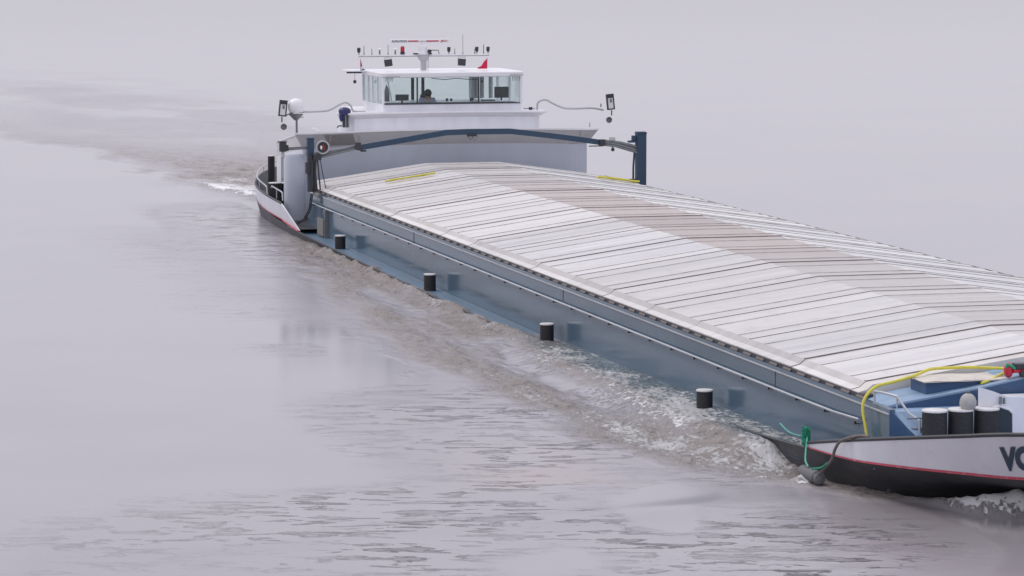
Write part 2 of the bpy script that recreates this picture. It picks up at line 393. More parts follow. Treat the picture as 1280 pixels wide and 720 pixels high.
# crane track ledge with blocks
b=B();b2=B()
for s in (-1,1):
    b.box(.4,48.3,min(s*4.80,s*5.0),max(s*4.80,s*5.0),1.412,1.477)
x=1.0
while x<48.2:
    b2.prism([(x,-5.001,1.413),(x,-5.028,1.413),(x,-5.028,1.43),(x,-5.001,1.462)],(.40,0,0)); x+=.735
lg=obj('track_recess',b,'dark',coam)
obj('track_block',b2,'block',coam)

# hatch covers : one prototype, copied along the hold
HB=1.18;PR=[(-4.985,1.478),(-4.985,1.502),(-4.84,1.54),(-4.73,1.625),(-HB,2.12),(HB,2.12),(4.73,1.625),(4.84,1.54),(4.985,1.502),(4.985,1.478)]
MT=['cov_edge','cov_edge','cov_bandshade','cov_near','cov_mid','cov_far','cov_bandshade','cov_edge','cov_edge']
def strip(b,x0,x1,h0,h1,mats):
    for k in range(len(PR)-1):
        (ya,za),(yb,zb)=PR[k],PR[k+1]
        m=mats if isinstance(mats,str) else mats[k]
        top=3<=k<=5
        a0=h0 if top else 0;a1=h1 if top else 0
        n=1 if not top else 1
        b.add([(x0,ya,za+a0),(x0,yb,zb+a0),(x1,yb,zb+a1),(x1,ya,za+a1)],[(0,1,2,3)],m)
def make_cover(L=2.987):
    b=B()
    # corrugated top: shallow trays between the seams
    ribs=[0,.745,1.49,2.24,L-.03]
    for i in range(4):
        x0,x1=ribs[i],ribs[i+1];w=x1-x0
        for (u0,h0),(u1,h1) in zip([(0,.0),(.12,-.012),(.5,-.02),(.88,-.012),(1,0)],[(.12,-.012),(.5,-.02),(.88,-.012),(1,0),(1,0)]):
            if u1>u0: strip(b,x0+u0*w,x0+u1*w,h0,h1,MT)
    for x,h in ((.745,.009),(2.24,.009)):
        for k in (3,4,5):
            (ya,za),(yb,zb)=PR[k],PR[k+1]
            b.add([(x,ya,za),(x,yb,zb),(x+.005,yb,zb+h),(x+.005,ya,za+h)],[(0,1,2,3)],MT[k])
            b.add([(x+.005,ya,za+h),(x+.005,yb,zb+h),(x+.035,yb,zb+h),(x+.035,ya,za+h)],[(0,1,2,3)],MT[k])
            b.add([(x+.035,ya,za+h),(x+.035,yb,zb+h),(x+.037,yb,zb-.008),(x+.037,ya,za-.008)],[(0,1,2,3)],'thinseam')
    # front joint lip facing the bow
    for k in range(len(PR)-1):
        (ya,za),(yb,zb)=PR[k],PR[k+1]; h=.016 if 3<=k<=5 else .004
        b.add([(L-.09,ya,za+h),(L-.09,yb,zb+h),(L-.012,yb,zb+h),(L-.012,ya,za+h)],[(0,1,2,3)],MT[k])
        b.add([(L-.012,ya,za+h),(L-.012,yb,zb+h),(L-.010,yb,zb-.024),(L-.010,ya,za-.024)],[(0,1,2,3)],'seam' if k<5 else 'thinseam')
        b.add([(L-.09,ya,za-.03),(L-.09,yb,zb-.03),(L-.09,yb,zb+h),(L-.09,ya,za+h)],[(0,1,2,3)],MT[k])
    return b
X_AFT=2.94-2.987
for i in range(16):
    x=X_AFT+i*2.987
    if i==0:
        c0=obj('hatch_cover',make_cover(),None,barge,normals=False);base=Vector(c0.location);c0.location=(x,0,0);cv=c0
    else: cv=copypart(c0,(i*2.987,0,random.uniform(-.006,.006)),barge)
# bow end lip of hold
b=B();b.prism([(47.74,y,z-.012) for y,z in PR]+[(47.74,4.9,1.42),(47.74,-4.9,1.42)],(.33,0,0))
obj('hold_end_sill',b,'sill',coam)

# trunk between the hold and the forecastle
b=B()
prof=[(-4.95,1.40),(-4.72,1.46),(-3.3,1.67),(-2.4,1.83),(-1.1,1.95),(1.1,1.95),(2.4,1.83),(3.3,1.67),(4.72,1.46),(4.95,1.40)]
b.prism([(48.09,y,z) for y,z in prof]+[(48.09,4.95,1.0),(48.09,-4.95,1.0)],(1.12,0,0))
tk=obj('trunk_house',b,'deckblue',barge,bevel=.012)
b=B();b.prism([(49.213,y*.985,z-.03) for y,z in prof]+[(49.213,4.85,1.36),(49.213,-4.85,1.36)],(.015,0,0))
obj('front_panel',b,'blue',tk)
b=B()
for y in (-4.1,-3.55,-2.9): b.cyl((49.5,y,1.355),(49.5,y,1.375),.09,n=12)
obj('deck_filler_cap',b,'lightgrey',tk)
# small tank hatch with canvas lid on the trunk
b=B();b.box(48.3,49.0,-4.15,-2.75,1.50,1.755)
sh=obj('store_hatch',b,'blue',tk,bevel=.02)
b=B();rows=[]
for i in range(9):
    u=i/8;rows.append([(48.24+.82*j/6+ .02*math.sin(i*2),-4.2+1.5*u,1.77+.045*math.sin(math.pi*u)*math.sin(math.pi*j/6)+.01*math.sin(i*1.9+j)) for j in range(7)])
b.grid(rows);b.grid([[(p[0],p[1],1.75) for p in r] for r in rows])
b.grid([[rows[i][6],(rows[i][6][0],rows[i][6][1],1.75)] for i in range(9)]);b.grid([[rows[0][j],(rows[0][j][0],rows[0][j][1],1.75)] for j in range(7)])
obj('canvas_lid',b,'canvas',sh,smooth=True)

# white bulkhead of the windlass housing
b=B();X=49.95
tp_=[(X,-3.60,1.78),(X+.03,-3.35,1.70),(X+.06,-3.12,1.61),(X+.08,-2.7,1.585),(X+.1,0,1.585),(X+.08,2.7,1.585),(X+.06,3.12,1.61),(X+.03,3.35,1.70),(X,3.60,1.78)]
b.grid([[(x,y,.93),(x,y,z),(x-.05,y,z),(x-.05,y,.93)] for x,y,z in tp_]);b.add([(X,-3.6,.93),(X,-3.6,1.78),(X-.05,-3.6,1.78),(X-.05,-3.6,.93)],[(0,1,2,3)])
b.box(49.3,49.93,-3.3,3.3,1.50,1.55)
bh=obj('windlass_bulkhead',b,'white',barge,smooth=False)
b=B() # rounded doorway
pts=[(50.02,-3.42,.95),(50.02,-3.42,1.38),(50.02,-3.38,1.45),(50.02,-3.30,1.47),(50.02,-3.10,1.40),(50.02,-3.03,1.33),(50.02,-3.02,.95)]
b.prism(pts,(.006,0,0));dr=obj('doorway',b,'glassdark',bh)
b=B();b.tube(pts,.02,8);obj('door_frame',b,'whiteclean',bh)
b=B();b.box(50.02,50.05,-3.28,-3.24,1.5,1.62);b.box(50.02,50.05,-3.21,-3.18,1.5,1.6);obj('hinge',b,'grey',bh)

# bollards
def bollard(c,r,h,parent=barge,lip=.012):
    x,y,z=c;b=B();b.lathe((x,y,z),[(r*1.08,0),(r*1.08,.02),(r,.03),(r,h-.03),(r*1.02,h-.028)],20)
    o=obj('bollard',b,'bollard',parent,smooth=True)
    b=B();b.lathe((x,y,z),[(r*1.04,h-.028),(r*1.05,h-.02),(r*1.03,h),(1e-4,h+.004)],20)
    obj('cap',b,'bowltop',o,smooth=True);return o
b0=bollard((6.8,-5.35,.10),.155,.43)
for x,dz in ((18.2,.0),(29.6,.02),(40.9,.05)): copypart(b0,(x-6.8,0,dz),barge)
for x,dz in ((6.8,0),(18.2,.0),(29.6,.02),(40.9,.05)): copypart(b0,(x-6.8,10.7,dz),barge)
b1=bollard((50.05,-4.42,.93),.205,.52)
for i in (1,2): copypart(b1,(0,.455*i,.0),barge)
b2=bollard((-4.4,-5.2,.33),.20,.94)
copypart(b2,(-.1,.42,-.02),barge)
b3=bollard((-11.5,-4.0,.4),.12,1.28)

# bow handrail
b=B()
b.tube([(48.9,-5.02,1.42),(48.9,-5.02,1.62),(49.2,-5.0,1.64),(49.55,-4.88,1.62),(49.7,-4.74,1.36),(49.9,-4.62,1.26),(49.9,-4.62,.98)],.022,8)
b.tube([(49.55,-4.88,1.62),(49.55,-4.88,1.42)],.016,6)
obj('bow_handrail',b,'steel',barge,smooth=True)
b=B();b.tube([(49.85,-4.82,1.29),(49.9,-4.45,1.29)],.014,6);b.tube([(49.85,-4.74,1.12),(49.9,-4.45,1.12)],.014,6);b.box(49.84,49.96,-4.72,-4.55,.99,1.01)
obj('rail_step',b,'grey',barge)

# ---------------------------------------------------------------- superstructure
def curved_front(xc,xs,w,n=20,side_back=-12,rc=.35):
    """plan outline from port back round the front to starboard back"""
    f=xs-.9;tw=w*TAPER[0]
    pts=[(side_back,tw),(side_back*.5+f*.5,(w+tw)/2),(f,w)]
    for i in range(n+1):
        y=w-2*w*i/n; u=abs(y)/w
        x=xc+(xs-xc)*u*u - (max(0,u-.93)/.07)**2*rc
        pts.append((x,y))
    pts+=[(f,-w),(side_back*.5+f*.5,-(w+tw)/2),(side_back,-tw)];return pts
TAPER=[1.0]
def tier(name,z0,z1,zb,w,flare,xc,xs,back,crown=.06,mat='white',parent=barge,drop=0):
    out=curved_front(xc,xs,w,side_back=back)
    def off(p,d):
        x,y=p;u=y/w;k=1 if x>xs-.85 else 0;return (x+d*k,y+d*u*k)
    def cz(y,x=0): return crown*(1-(y/w)**2)-drop*max(0,min(1,(xs-.5-x)/(xs-.5-back)))
    rows=[[(x,y,z0) for x,y in out],[(x,y,z1+cz(y,x)) for x,y in out]]
    b=B()
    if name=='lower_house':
        b.grid([r[:4] for r in rows],'white');b.grid([r[3:-3] for r in rows],'houseshade');b.grid([r[-4:] for r in rows],'white')  # front strip takes the shaded colour, sides stay plain white
    else: b.grid(rows)
    o=obj(name,b,mat,parent,smooth=True)
    fl=[off(p,flare) for p in out]
    b=B();b.grid([[(x,y,z1+cz(y,x)) for x,y in out],[(q[0],q[1],zb+cz(p[1],p[0])) for q,p in zip(fl,out)]])
    obj('flared_brim',b,'brim',o,smooth=True)
    b=B();t=.05
    top=[(q[0]+.02,q[1]*1.004,zb+cz(p[1],p[0])) for q,p in zip(fl,out)]
    n=len(top)
    b.grid([[ (x,y,z) for x,y,z in top],[(x,y,z+t) for x,y,z in top]])
    b.grid([[(x,y,z+t) for x,y,z in top[:n//2+1]],[(x,y,z+t) for x,y,z in list(reversed(top))[:n//2+1]]])
    b.grid([[(x,y,z) for x,y,z in top[:n//2+1]],[(x,y,z) for x,y,z in list(reversed(top))[:n//2+1]]])
    obj('roof_deck',b,'whiteclean',o,smooth=False)
    return o
M['brim']=paint('brim_grey',(.62,.61,.63),.5,dirt=(.40,.36,.34),dirtamt=.4,scale=.8)
house=tier('lower_house',.1,2.52,2.98,4.72,.30,-1.25,-1.75,-6.6,crown=.12,drop=.55)
TAPER[0]=.78
deckhouse=tier('upper_house',2.3,3.40,3.55,3.30,.20,-2.0,-2.45,-6.2,crown=.06)
b=B()
for y in (-3.97,-3.07,4.3): b.prism([(-1.0-.5*(y/4.72)**2-.16,y-.015,2.62),(-1.0-.5*(y/4.72)**2+.06,y-.015,2.96),(-1.0-.5*(y/4.72)**2+.06,y+.015,2.96),(-1.0-.5*(y/4.72)**2-.16,y+.015,2.62)],(.012,0,-.008))
obj('brim_seam',b,'lightgrey',house)
b=B();rows=[]
for i in range(9):
    y=-3.95+(.86)*i/8;q=(y/4.72)**2;xf=-1.25-.5*q;cz_=.12*(1-q)
    rows.append([(xf+.04+.008,y*1.008,2.52+cz_+.06),(xf+.27+.012,y*(1+.27/4.72),2.52+cz_+.414)])
b.grid(rows);obj('wind_deflector_plate',b,'taupe',house)
# side windows and doorways of the lower house
for x0,x1 in ((-4.3,-3.6),(-5.7,-5.0)):
    b=B();b.box(x0,x1,-4.755,-4.70,1.0,2.15);wf=obj('window',b,'whiteclean',house,bevel=.02)
    b=B();b.box(x0+.09,x1-.09,-4.765,-4.757,1.1,2.05);obj('pane',b,'glassdark',wf)
# round casing at the corner of the house
b=B();rows=[]
ol=[]
for i in range(16):
    t=2*math.pi*i/16;ol.append((-1.35+.34*math.copysign(abs(math.cos(t))**.6,math.cos(t)),-5.13+.33*math.copysign(abs(math.sin(t))**.75,math.sin(t))))
b.grid([[(x,y,.3) for x,y in ol],[(x,y,1.4) for x,y in ol],[(x,y,2.34) for x,y in ol],[(-1.35+(x+1.35)*.9,-5.13+(y+5.13)*.9,2.40) for x,y in ol]],close=True)
b.add([(-1.35+(x+1.35)*.9,-5.13+(y+5.13)*.9,2.40) for x,y in ol],[tuple(range(16))])
obj('corner_casing',b,'houseshade',barge,smooth=True)
b=B();b.box(-1.0,-.72,-4.86,-4.6,2.35,2.85);obj('vent_recess',b,'grey',house,bevel=.05)
# blue equipment/tan plate at the aft end of the gangway
b=B();b.box(2.6,3.5,-5.20,-5.16,.2,.72);obj('worn_panel',b,'tan',coam)
b=B();b.cyl((1.9,-5.12,1.38),(2.7,-5.12,1.36),.07,n=12);obj('cable_drum',b,'grey',coam,smooth=True)
b=B()
for q in (0,.22): b.tube([(1.6+q,-5.18,1.35),(1.5+q,-5.22,.9),(1.1+q,-5.3,.55),(.5+q,-5.42,.35)],.022,6)
obj('hydraulic_hose',b,'dark',coam,smooth=True)

# rails on the aft bulwark
b=B()
def rail(pts,post):
    b.tube(pts,.022,8)
    for p in post: b.tube([p,(p[0],p[1],p[2]-.3)],.018,6)
p1=[(q.x,q.y*.985,q.z+.26) for q in tp_a if -17<q.x<-4.6]
rail(p1+[(-4.3,-5.48,1.12),(-4.25,-5.48,.9)],p1[::4])
p2=[(-3.1,-5.56,1.2),(-3.0,-5.56,1.26),(-1.1,-5.6,1.22),(-.95,-5.6,1.17),(-.9,-5.6,.95)]
rail(p2,[(-2.1,-5.57,1.23)])
obj('aft_handrail',b,'steel',barge,smooth=True)

# ---- wheelhouse
XF,XB,YS,YP=-2.35,-5.4,-2.02,2.56
ZS,ZT=3.86,4.72
b=B()
b.box(XB,XF,YS,YP,3.60,ZS)
for (x,y,wx,wy) in ((XF,YS,.10,.06),(XF,YP,.10,.08),(XB,YS,.08,.08),(XB,YP,.08,.08),(-3.2,YS,.06,.05),(-4.0,YS,.12,.05),(-4.6,YS,.06,.05),(-3.8,YP,.07,.05)):
    b.box(x-wx/2,x+wx/2,y-wy/2,y+wy/2,ZS,ZT)
wh=obj('wheelhouse',b,'white',barge,bevel=.01)
b=B()
ys=[-.90,1.14]
for y in ys: b.box(XF-.02,XF+.025,y-.022,y+.022,ZS,ZT)
b.box(XF-.02,XF+.02,YS,YP,ZS,ZS+.025)
for y in (-.35,.0,1.7): b.box(XB-.02,XB+.02,y-.05,y+.05,ZS,ZT)
obj('window_frame',b,'dark',wh)
yy=[YS+.04]+ys+[YP-.05]
for i in range(3):
    b=B();b.box(XF-.006,XF+.006,yy[i]+.025,yy[i+1]-.025,ZS+.02,ZT);obj('front_pane',b,'glass',wh)
b=B()
for x0,x1 in ((-3.15,XF-.06),(-3.9,-3.25),(-4.55,-4.1),(XB+.06,-4.65)): b.box(x0,x1,YS-.004,YS+.004,ZS,ZT)
obj('side_pane',b,'glass',wh)
b=B();b.box(-3.75,XF-.06,YP-.004,YP+.004,ZS,ZT);b.box(XB+.06,-3.85,YP-.004,YP+.004,ZS,ZT);obj('side_pane',b,'glass',wh)
b=B();b.box(XB-.004,XB+.004,YS+.05,YP-.05,ZS,ZT);obj('rear_pane',b,'glass',wh)
# roof
b=B()
cx,cy=(XF+XB)/2,(YS+YP)/2
def roofring(ex,ey,z,cr=.0):
    pts=[];hx=(XF-XB)/2+ex;hy=(YP-YS)/2+ey;n=48
    for i in range(n):
        t=2*math.pi*i/n;c,s_=math.cos(t),math.sin(t)
        pts.append((cx+hx*math.copysign(abs(c)**.17,c),cy+hy*math.copysign(abs(s_)**.17,s_),z))
    return pts
R_=[roofring(.04,.04,ZT),roofring(.19,.11,ZT+.03),roofring(.215,.125,ZT+.14),roofring(.20,.11,ZT+.165),roofring(-.3,-.4,ZT+.185)]
b.grid(R_,close=True);b.add(R_[-1],[tuple(range(48))]);b.add(R_[0],[tuple(reversed(range(48)))])
obj('roof',b,'whiteclean',wh,smooth=True)
b=B();b.box(XB-.05,XB+1.1,YS-.72,YS-.08,ZT+.13,ZT+.17);b.box(XB+.0,XB+.9,YS-.55,YS+.25,ZT+.05,ZT+.09,'dark') if False else None
wing=obj('roof_wing',b,'whiteclean',wh)
b=B();b.tube([(XB+.2,YS-.6,ZT+.07),(XB+.2,YS+.2,ZT+.07),(XB+.9,YS+.25,ZT+.03)],.03,6);b.cyl((XB+.3,YS-.35,ZT-.18),(XB+.3,YS-.35,ZT-.28),.05,n=10);b.tube([(XB+.3,YS-.35,ZT+.05),(XB+.3,YS-.35,ZT-.2)],.006,5);obj('wing_bracket',b,'dark',wh)
b=B();b.box(XF+.20,XF+.22,YS+.03,YS+.5,ZT+.02,ZT+.06);b.box(XF+.20,XF+.22,YP-.42,YP+.02,ZT+.04,ZT+.08)
for i in range(4): b.box(XF+.03,XF+.05,YS+.06+i*.07,YS+.09+i*.07,ZT-.13,ZT+.02);b.box(XF+.03,XF+.05,YP-.30+i*.07,YP-.27+i*.07,ZT-.13,ZT+.02)
b.box(XF+.035,XF+.045,YS+.04,YS+.34,ZT-.02,ZT+.01);obj('roof_grille',b,'lightgrey',wh)
b=B();b.tube([(XF+.07,-.45,ZT-.02),(XF+.09,.0,ZT-.07),(XF+.09,.35,ZT-.03),(XF+.09,.8,ZT-.07),(XF+.07,1.1,ZT-.07)],.012,5);obj('window_wiper',b,'dark',wh)
# console and monitors inside
b=B();b.box(XF-.60,XF-.12,YS+.1,YP-.1,3.62,3.89);cs=obj('helm_console',b,'dark',wh,bevel=.02)
def screen(y,w,h,z,x=XF-.3,m='dark'):
    bb=B();bb.box(x-.03,x,y-w/2,y+w/2,z,z+h);bb.box(x-.03,x-.01,y-.03,y+.03,z-.08,z);obj('monitor',bb,'seat',cs,bevel=.01)
screen(-1.33,.44,.20,3.97);screen(2.0,.48,.36,4.02,XF-.35)
b=B();b.box(XF-.3,XF-.25,.92,1.02,3.93,4.04);b.sphere((XF-.3,.16,3.98),.05,10,6);b.sphere((XF-.3,.30,3.98),.045,10,6);b.box(XF-.3,XF-.2,1.3,1.75,3.93,3.97);b.sphere((XF-.5,1.38,4.55),.04,10,6);obj('console_instrument',b,'seat',cs)
b=B();b.prism([(XF-.5,-1.95,3.95),(XF-.5,-1.70,3.93),(XF-.45,-1.72,4.3),(XF-.45,-1.82,4.5)],(-.02,0,0));obj('blind',b,'grey',wh)
b=B();b.tube([(XF-.2,-1.84,4.68),(XF-.2,-1.70,3.98)],.025,6);obj('sunshade_pole',b,'steel',wh)
b=B()
for y in (1.75,1.95,2.25): b.cyl((XB+.3,y,3.9),(XB+.3,y,4.7),.07,n=12)
b.box(XB+.1,XB+.5,1.55,1.65,3.9,4.7);obj('interior_curtain',b,'lightgrey',wh,smooth=True)

# helm chair and skipper
ch=thing('helm_chair','dark high-backed helm chair behind the wheelhouse window','chair',(-3.35,-.35,3.62))
b=B();b.box(-3.62,-3.05,-.62,-.12,3.45,3.6);obj('seat',b,'seat',ch,bevel=.04)
b=B();b.prism([(-3.6,-.58,3.6),(-3.6,-.12,3.6),(-3.66,-.16,4.12),(-3.66,-.5,4.12)],(.1,0,0));obj('backrest',b,'seat',ch,bevel=.03)
b=B();b.cyl((-3.35,-.37,2.9),(-3.35,-.37,3.46),.05,n=12);obj('pedestal',b,'grey',ch)
def skinned(name,verts,edges,rad,mat,parent=None,sub=2):
    me=bpy.data.meshes.new(name);me.from_pydata(verts,edges,[]);me.materials.append(M[mat])
    o=bpy.data.objects.new(name,me);COL.objects.link(o)
    md=o.modifiers.new('skin','SKIN');sv=me.skin_vertices[0].data if me.skin_vertices else None
    if sv is None:
        bm=bmesh.new();bm.from_mesh(me);bm.verts.layers.skin.verify();bm.to_mesh(me);bm.free();sv=me.skin_vertices[0].data
    for i,r in enumerate(rad): sv[i].radius=(r if isinstance(r,tuple) else (r,r)); sv[i].use_root=(i==0)
    md.use_smooth_shade=True
    s2=o.modifiers.new('sub','SUBSURF');s2.levels=sub;s2.render_levels=sub
    if parent:o.parent=parent
    return o
px,py,pz=-3.25,-.38,3.53
pv=[(px,py,pz),(px+.03,py,pz+.22),(px+.10,py,pz+.42),(px+.16,py,pz+.50),(px+.20,py,pz+.58),(px+.22,py,pz+.68),
    (px+.08,py-.19,pz+.42),(px+.18,py-.25,pz+.22),(px+.42,py-.18,pz+.18),(px+.50,py-.15,pz+.19),
    (px+.08,py+.19,pz+.42),(px+.18,py+.25,pz+.22),(px+.42,py+.18,pz+.18),(px+.50,py+.15,pz+.19),
    (px+.05,py-.10,pz-.02),(px+.45,py-.12,pz-.03),(px+.47,py-.12,pz-.42),(px+.58,py-.12,pz-.47),
    (px+.05,py+.10,pz-.02),(px+.45,py+.12,pz-.03),(px+.47,py+.12,pz-.42),(px+.58,py+.12,pz-.47)]
pe=[(0,1),(1,2),(2,3),(3,4),(4,5),(2,6),(6,7),(7,8),(8,9),(2,10),(10,11),(11,12),(12,13),(0,14),(14,15),(15,16),(16,17),(0,18),(18,19),(19,20),(20,21)]
pr=[(.15,.12),(.14,.11),(.13,.10),.055,.085,.07,.06,.045,.035,.03,.06,.045,.035,.03,.085,.065,.045,.035,.085,.065,.045,.035]
person=skinned('person',pv,pe,pr,'skin')
tag(person,'dark-haired person in a grey-blue shirt seated at the helm behind the wheelhouse glass','person')
b=B();b.sphere((px+.205,py,pz+.66),.125,16,10,sc=(1.05,1.0,1.0));hair=obj('hair',b,'hair',None,smooth=True);hair.parent=person
sv=pv[0:3]+[pv[6],pv[7],pv[10],pv[11]]
sh_=skinned('shirt',sv,[(0,1),(1,2),(2,3),(3,4),(2,5),(5,6)],[(.19,.16),(.19,.15),(.20,.15),.115,.08,.115,.08],'shirt');sh_.parent=person

# mast, antenna bar and radar on the roof
XM=-3.5
b=B();b.cyl((XM,-.42,ZT+.2),(XM,-.42,5.30),.10,.095,n=16);b.lathe((XM,-.42,5.30),[(.10,-.1),(.19,.0),(.20,.1),(.16,.14)],16);b.tube([(XM+.05,-.28,ZT+.2),(XM+.05,-.27,5.3)],.012,5)
mast=obj('signal_mast',b,'lightgrey',barge,smooth=True)
b=B();b.box(XM-.04,XM+.04,-2.58,1.78,5.36,5.375,'dark');b.box(XM-.05,XM+.05,-2.60,1.80,5.376,5.43,'whiteclean');obj('antenna_bar',b,None,mast)
def whip(y,h,r=.012,m='grey'):
    b=B();b.cyl((XM,y,5.43),(XM,y,5.47),.022,n=8);b.tube([(XM,y,5.45),(XM,y,5.45+h)],r,6);obj('aerial',b,m,mast)
def puck(y,h=.2):
    b=B();b.cyl((XM,y,5.43),(XM,y,5.43+h),.028,n=8,m='grey');b.lathe((XM,y,5.43+h),[(.04,0),(.075,.02),(.07,.055),(.02,.075)],12,m='whiteclean');obj('satnav_receiver',b,None,mast,smooth=True)
def navlamp(y):
    b=B();b.cyl((XM,y,5.43),(XM,y,5.50),.03,n=8,m='lightgrey');b.lathe((XM,y,5.49),[(.03,0),(.055,.04),(.06,.15),(.04,.17)],12,m='dark');obj('navigation_lamp',b,None,mast,smooth=True)
navlamp(-2.57);whip(-2.40,.27,.013);whip(-2.14,.17);puck(-1.88,.14);whip(-1.60,.30,.011);puck(-1.36,.13)
navlamp(.43);whip(.63,.16);whip(.90,.62,.008);whip(1.30,.14);navlamp(1.37);whip(1.60,.28,.016);navlamp(1.75)
b=B();b.cyl((XM,-1.12,5.43),(XM,-1.12,5.52),.075,n=14,m='dark');b.lathe((XM,-1.12,5.52),[(.065,0),(.068,.12),(.055,.17),(1e-4,.18)],14,m='redplastic');obj('red_beacon',b,None,mast,smooth=True)
def hanglamp(y,s=1):
    b=B();Mx=Matrix.Translation((XM+.1,y,5.18))@Matrix.Rotation(R(-12),4,'Y')@Matrix.Rotation(R(6*s),4,'X')
    b.box(-.05,.06,-.125,.125,-.13,.09,None,Mx);o=obj('floodlight',b,'dark',mast,bevel=.015)
    b=B();b.tube([(XM+.08,y-.13,5.18),(XM+.08,y-.12,5.33),(XM+.08,y+.12,5.33),(XM+.08,y+.13,5.18)],.012,6);obj('bracket',b,'lightgrey',o)
hanglamp(-1.62);hanglamp(.84,-1)
# radar scanner
b=B();b.lathe((XM+.02,-.45,5.42),[(.18,0),(.2,.06),(.16,.14),(.17,.2),(.14,.29),(.06,.33),(.05,.42)],18,m='whiteclean')
rd=obj('radar_pedestal',b,None,mast,smooth=True)
b=B();b.cyl((XM+.18,-.27,5.53),(XM+.26,-.27,5.53),.065,n=12);b.box(XM-.1,XM+.1,-.75,-.62,5.43,5.47);b.box(XM-.1,XM+.1,-.28,-.16,5.43,5.47);b.tube([(XM+.1,-.2,5.56),(XM+.1,.06,5.56),(XM+.1,.08,5.44)],.014,6);obj('radar_motor',b,'dark',rd)
RY0,RY1,RZ=-1.52,.44,5.86
b=B();b.box(XM-.05,XM+.06,RY0,RY1,RZ-.055,RZ+.065);sb_=obj('radar_scanner',b,'whiteclean',mast,bevel=.025)
b=B();b.box(XM+.062,XM+.064,-.95,-.60,RZ-.022,RZ+.018);b.box(XM+.062,XM+.064,-.34,.08,RZ-.022,RZ+.018);obj('red_band',b,'redplastic',sb_)
for body,y0,w,k in (('ALPHATRON',-1.49,.50,'letter'),('JRC',.13,.24,'redplastic'),('----',-.56,.18,'rope')):
    vs,fs=text_mesh(body,.1,offset=.002);mx=max(v[0] for v in vs);mn=min(v[0] for v in vs)
    b=B();b.add([(XM+.066,y0+(v[0]-mn)/(mx-mn)*w,RZ-.035+v[1]*.95) for v in vs],fs);obj('lettering',b,k,sb_,normals=False)

# flags
def flag(loc,pts,label,mats):
    f=thing('flag',label,'flag',loc)
    b=B();b.tube([loc,(loc[0],loc[1],loc[2]+.36)],.008,6);obj('flagpole',b,'grey',f)
    b=B()
    for poly,m in zip(pts,mats): 
        n=len(poly);P=[(loc[0]+.02+.03*math.sin(q[0]*18),loc[1]+q[0],loc[2]+q[1]) for q in poly]
        b.add(P+[(p[0]+.006,p[1],p[2]) for p in P],[tuple(range(n)),tuple(reversed(range(n,2*n)))]+[(i,(i+1)%n,n+(i+1)%n,n+i) for i in range(n)],m)
    obj('cloth',b,None,f)
flag((XM,1.72,4.94),[[(0,.34),(-.12,.22),(-.20,.10),(-.36,.02),(-.30,0),(0,0)]],'small red flag drooping on a short pole at the port side of the wheelhouse roof',['flagred'])
flag((XM,-2.02-.5,4.94),[[(0,.32),(.04,.2),(.05,.12),(0,.1)],[(0,.1),(.05,.12),(.10,.04),(.0,0)],[(.10,.04),(.16,0),(0,-.02),(0,0)]],'small limp red, white and blue flag hanging at the starboard end of the antenna bar',['flagred','flagwhite','flagblue'])

# satellite dome
b=B();b.tube([(-3,-4.73,2.95),(-3,-4.73,3.36)],.035,10,m='grey');b.lathe((-3,-4.75,3.40),[(.05,-.04),(.09,0),(.22,.13),(.235,.17)],18,m='grey');b.box(-3.02,-2.98,-4.75,-4.50,3.44,3.47,'lightgrey')
dm=obj('satellite_dome',b,None,barge,smooth=True)
b=B();b.lathe((-3,-4.75,3.575),[(.20,.04),(.235,.09),(.26,.16),(.268,.23),(.26,.30),(.235,.37),(.19,.43),(.13,.47),(.06,.492),(1e-4,.498)],24);obj('dome_shell',b,'whiteclean',dm,smooth=True)
# searchlight arms
def arm(s,pts,box,horn):
    b=B();b.tube(interp(pts,5),.034,8);o=obj('searchlight_arm',b,'lightgrey',barge,smooth=True)
    y,z=box;b=B();Mx=Matrix.Translation((-2.9,y,z))@Matrix.Rotation(R(6*s),4,'X')
    b.box(-.09,.0,-.125,.125,-.26,.26,None,Mx);l=obj('searchlight',b,'dark',o,bevel=.01)
    b=B()
    for q in ((-.125,-.09,-.26,.26),(.09,.125,-.26,.26),(-.09,.09,-.26,-.22),(-.09,.09,.13,.26)): b.box(.001,.03,q[0],q[1],q[2],q[3],None,Mx)
    obj('housing_frame',b,'dark',l)
    b=B();b.box(.002,.008,-.088,.088,-.218,.128,None,Mx);obj('reflector',b,'lens',l)
    b=B();b.box(.009,.03,-.02,.045,-.02,.10,None,Mx);obj('bulb_holder',b,'grey',l)
    b=B();b.tube([(-2.9,y+.04*s,z-.27),(-2.9,y+.04*s,z-.45)],.022,6);b.tube([(-3,y+.3*-s,z-.17),(-3,y+.3*-s,z-.06)],.02,6);obj('hanger',b,'dark',o)
    b=B();b.lathe((-2.88,horn[0],horn[1]),[(.03,-.12),(.05,-.05),(.10,0),(.105,.03),(.08,.035),(.06,-.01),(1e-3,-.02)],16,axis='x');obj('loudhailer',b,'grey',o,smooth=True)
arm(-1,[(-3.1,-2.45,3.60),(-3.05,-2.85,3.63),(-3,-2.95,3.80),(-3,-3.10,3.91),(-3,-3.30,3.86),(-3,-3.65,3.68),(-3,-3.95,3.64),(-3,-4.6,3.63),(-3,-4.75,3.66),(-3,-5.1,3.52)],(-5.19,3.76),(-5.18,3.17))
arm(1,[(-3,3.28,3.50),(-3,3.30,3.80),(-3,3.42,3.90),(-3,3.60,3.91),(-3,3.85,3.78),(-3,4.2,3.64),(-3,4.6,3.62),(-3,5.15,3.63),(-3,5.55,3.56)],(5.76,3.83),(5.70,3.24))
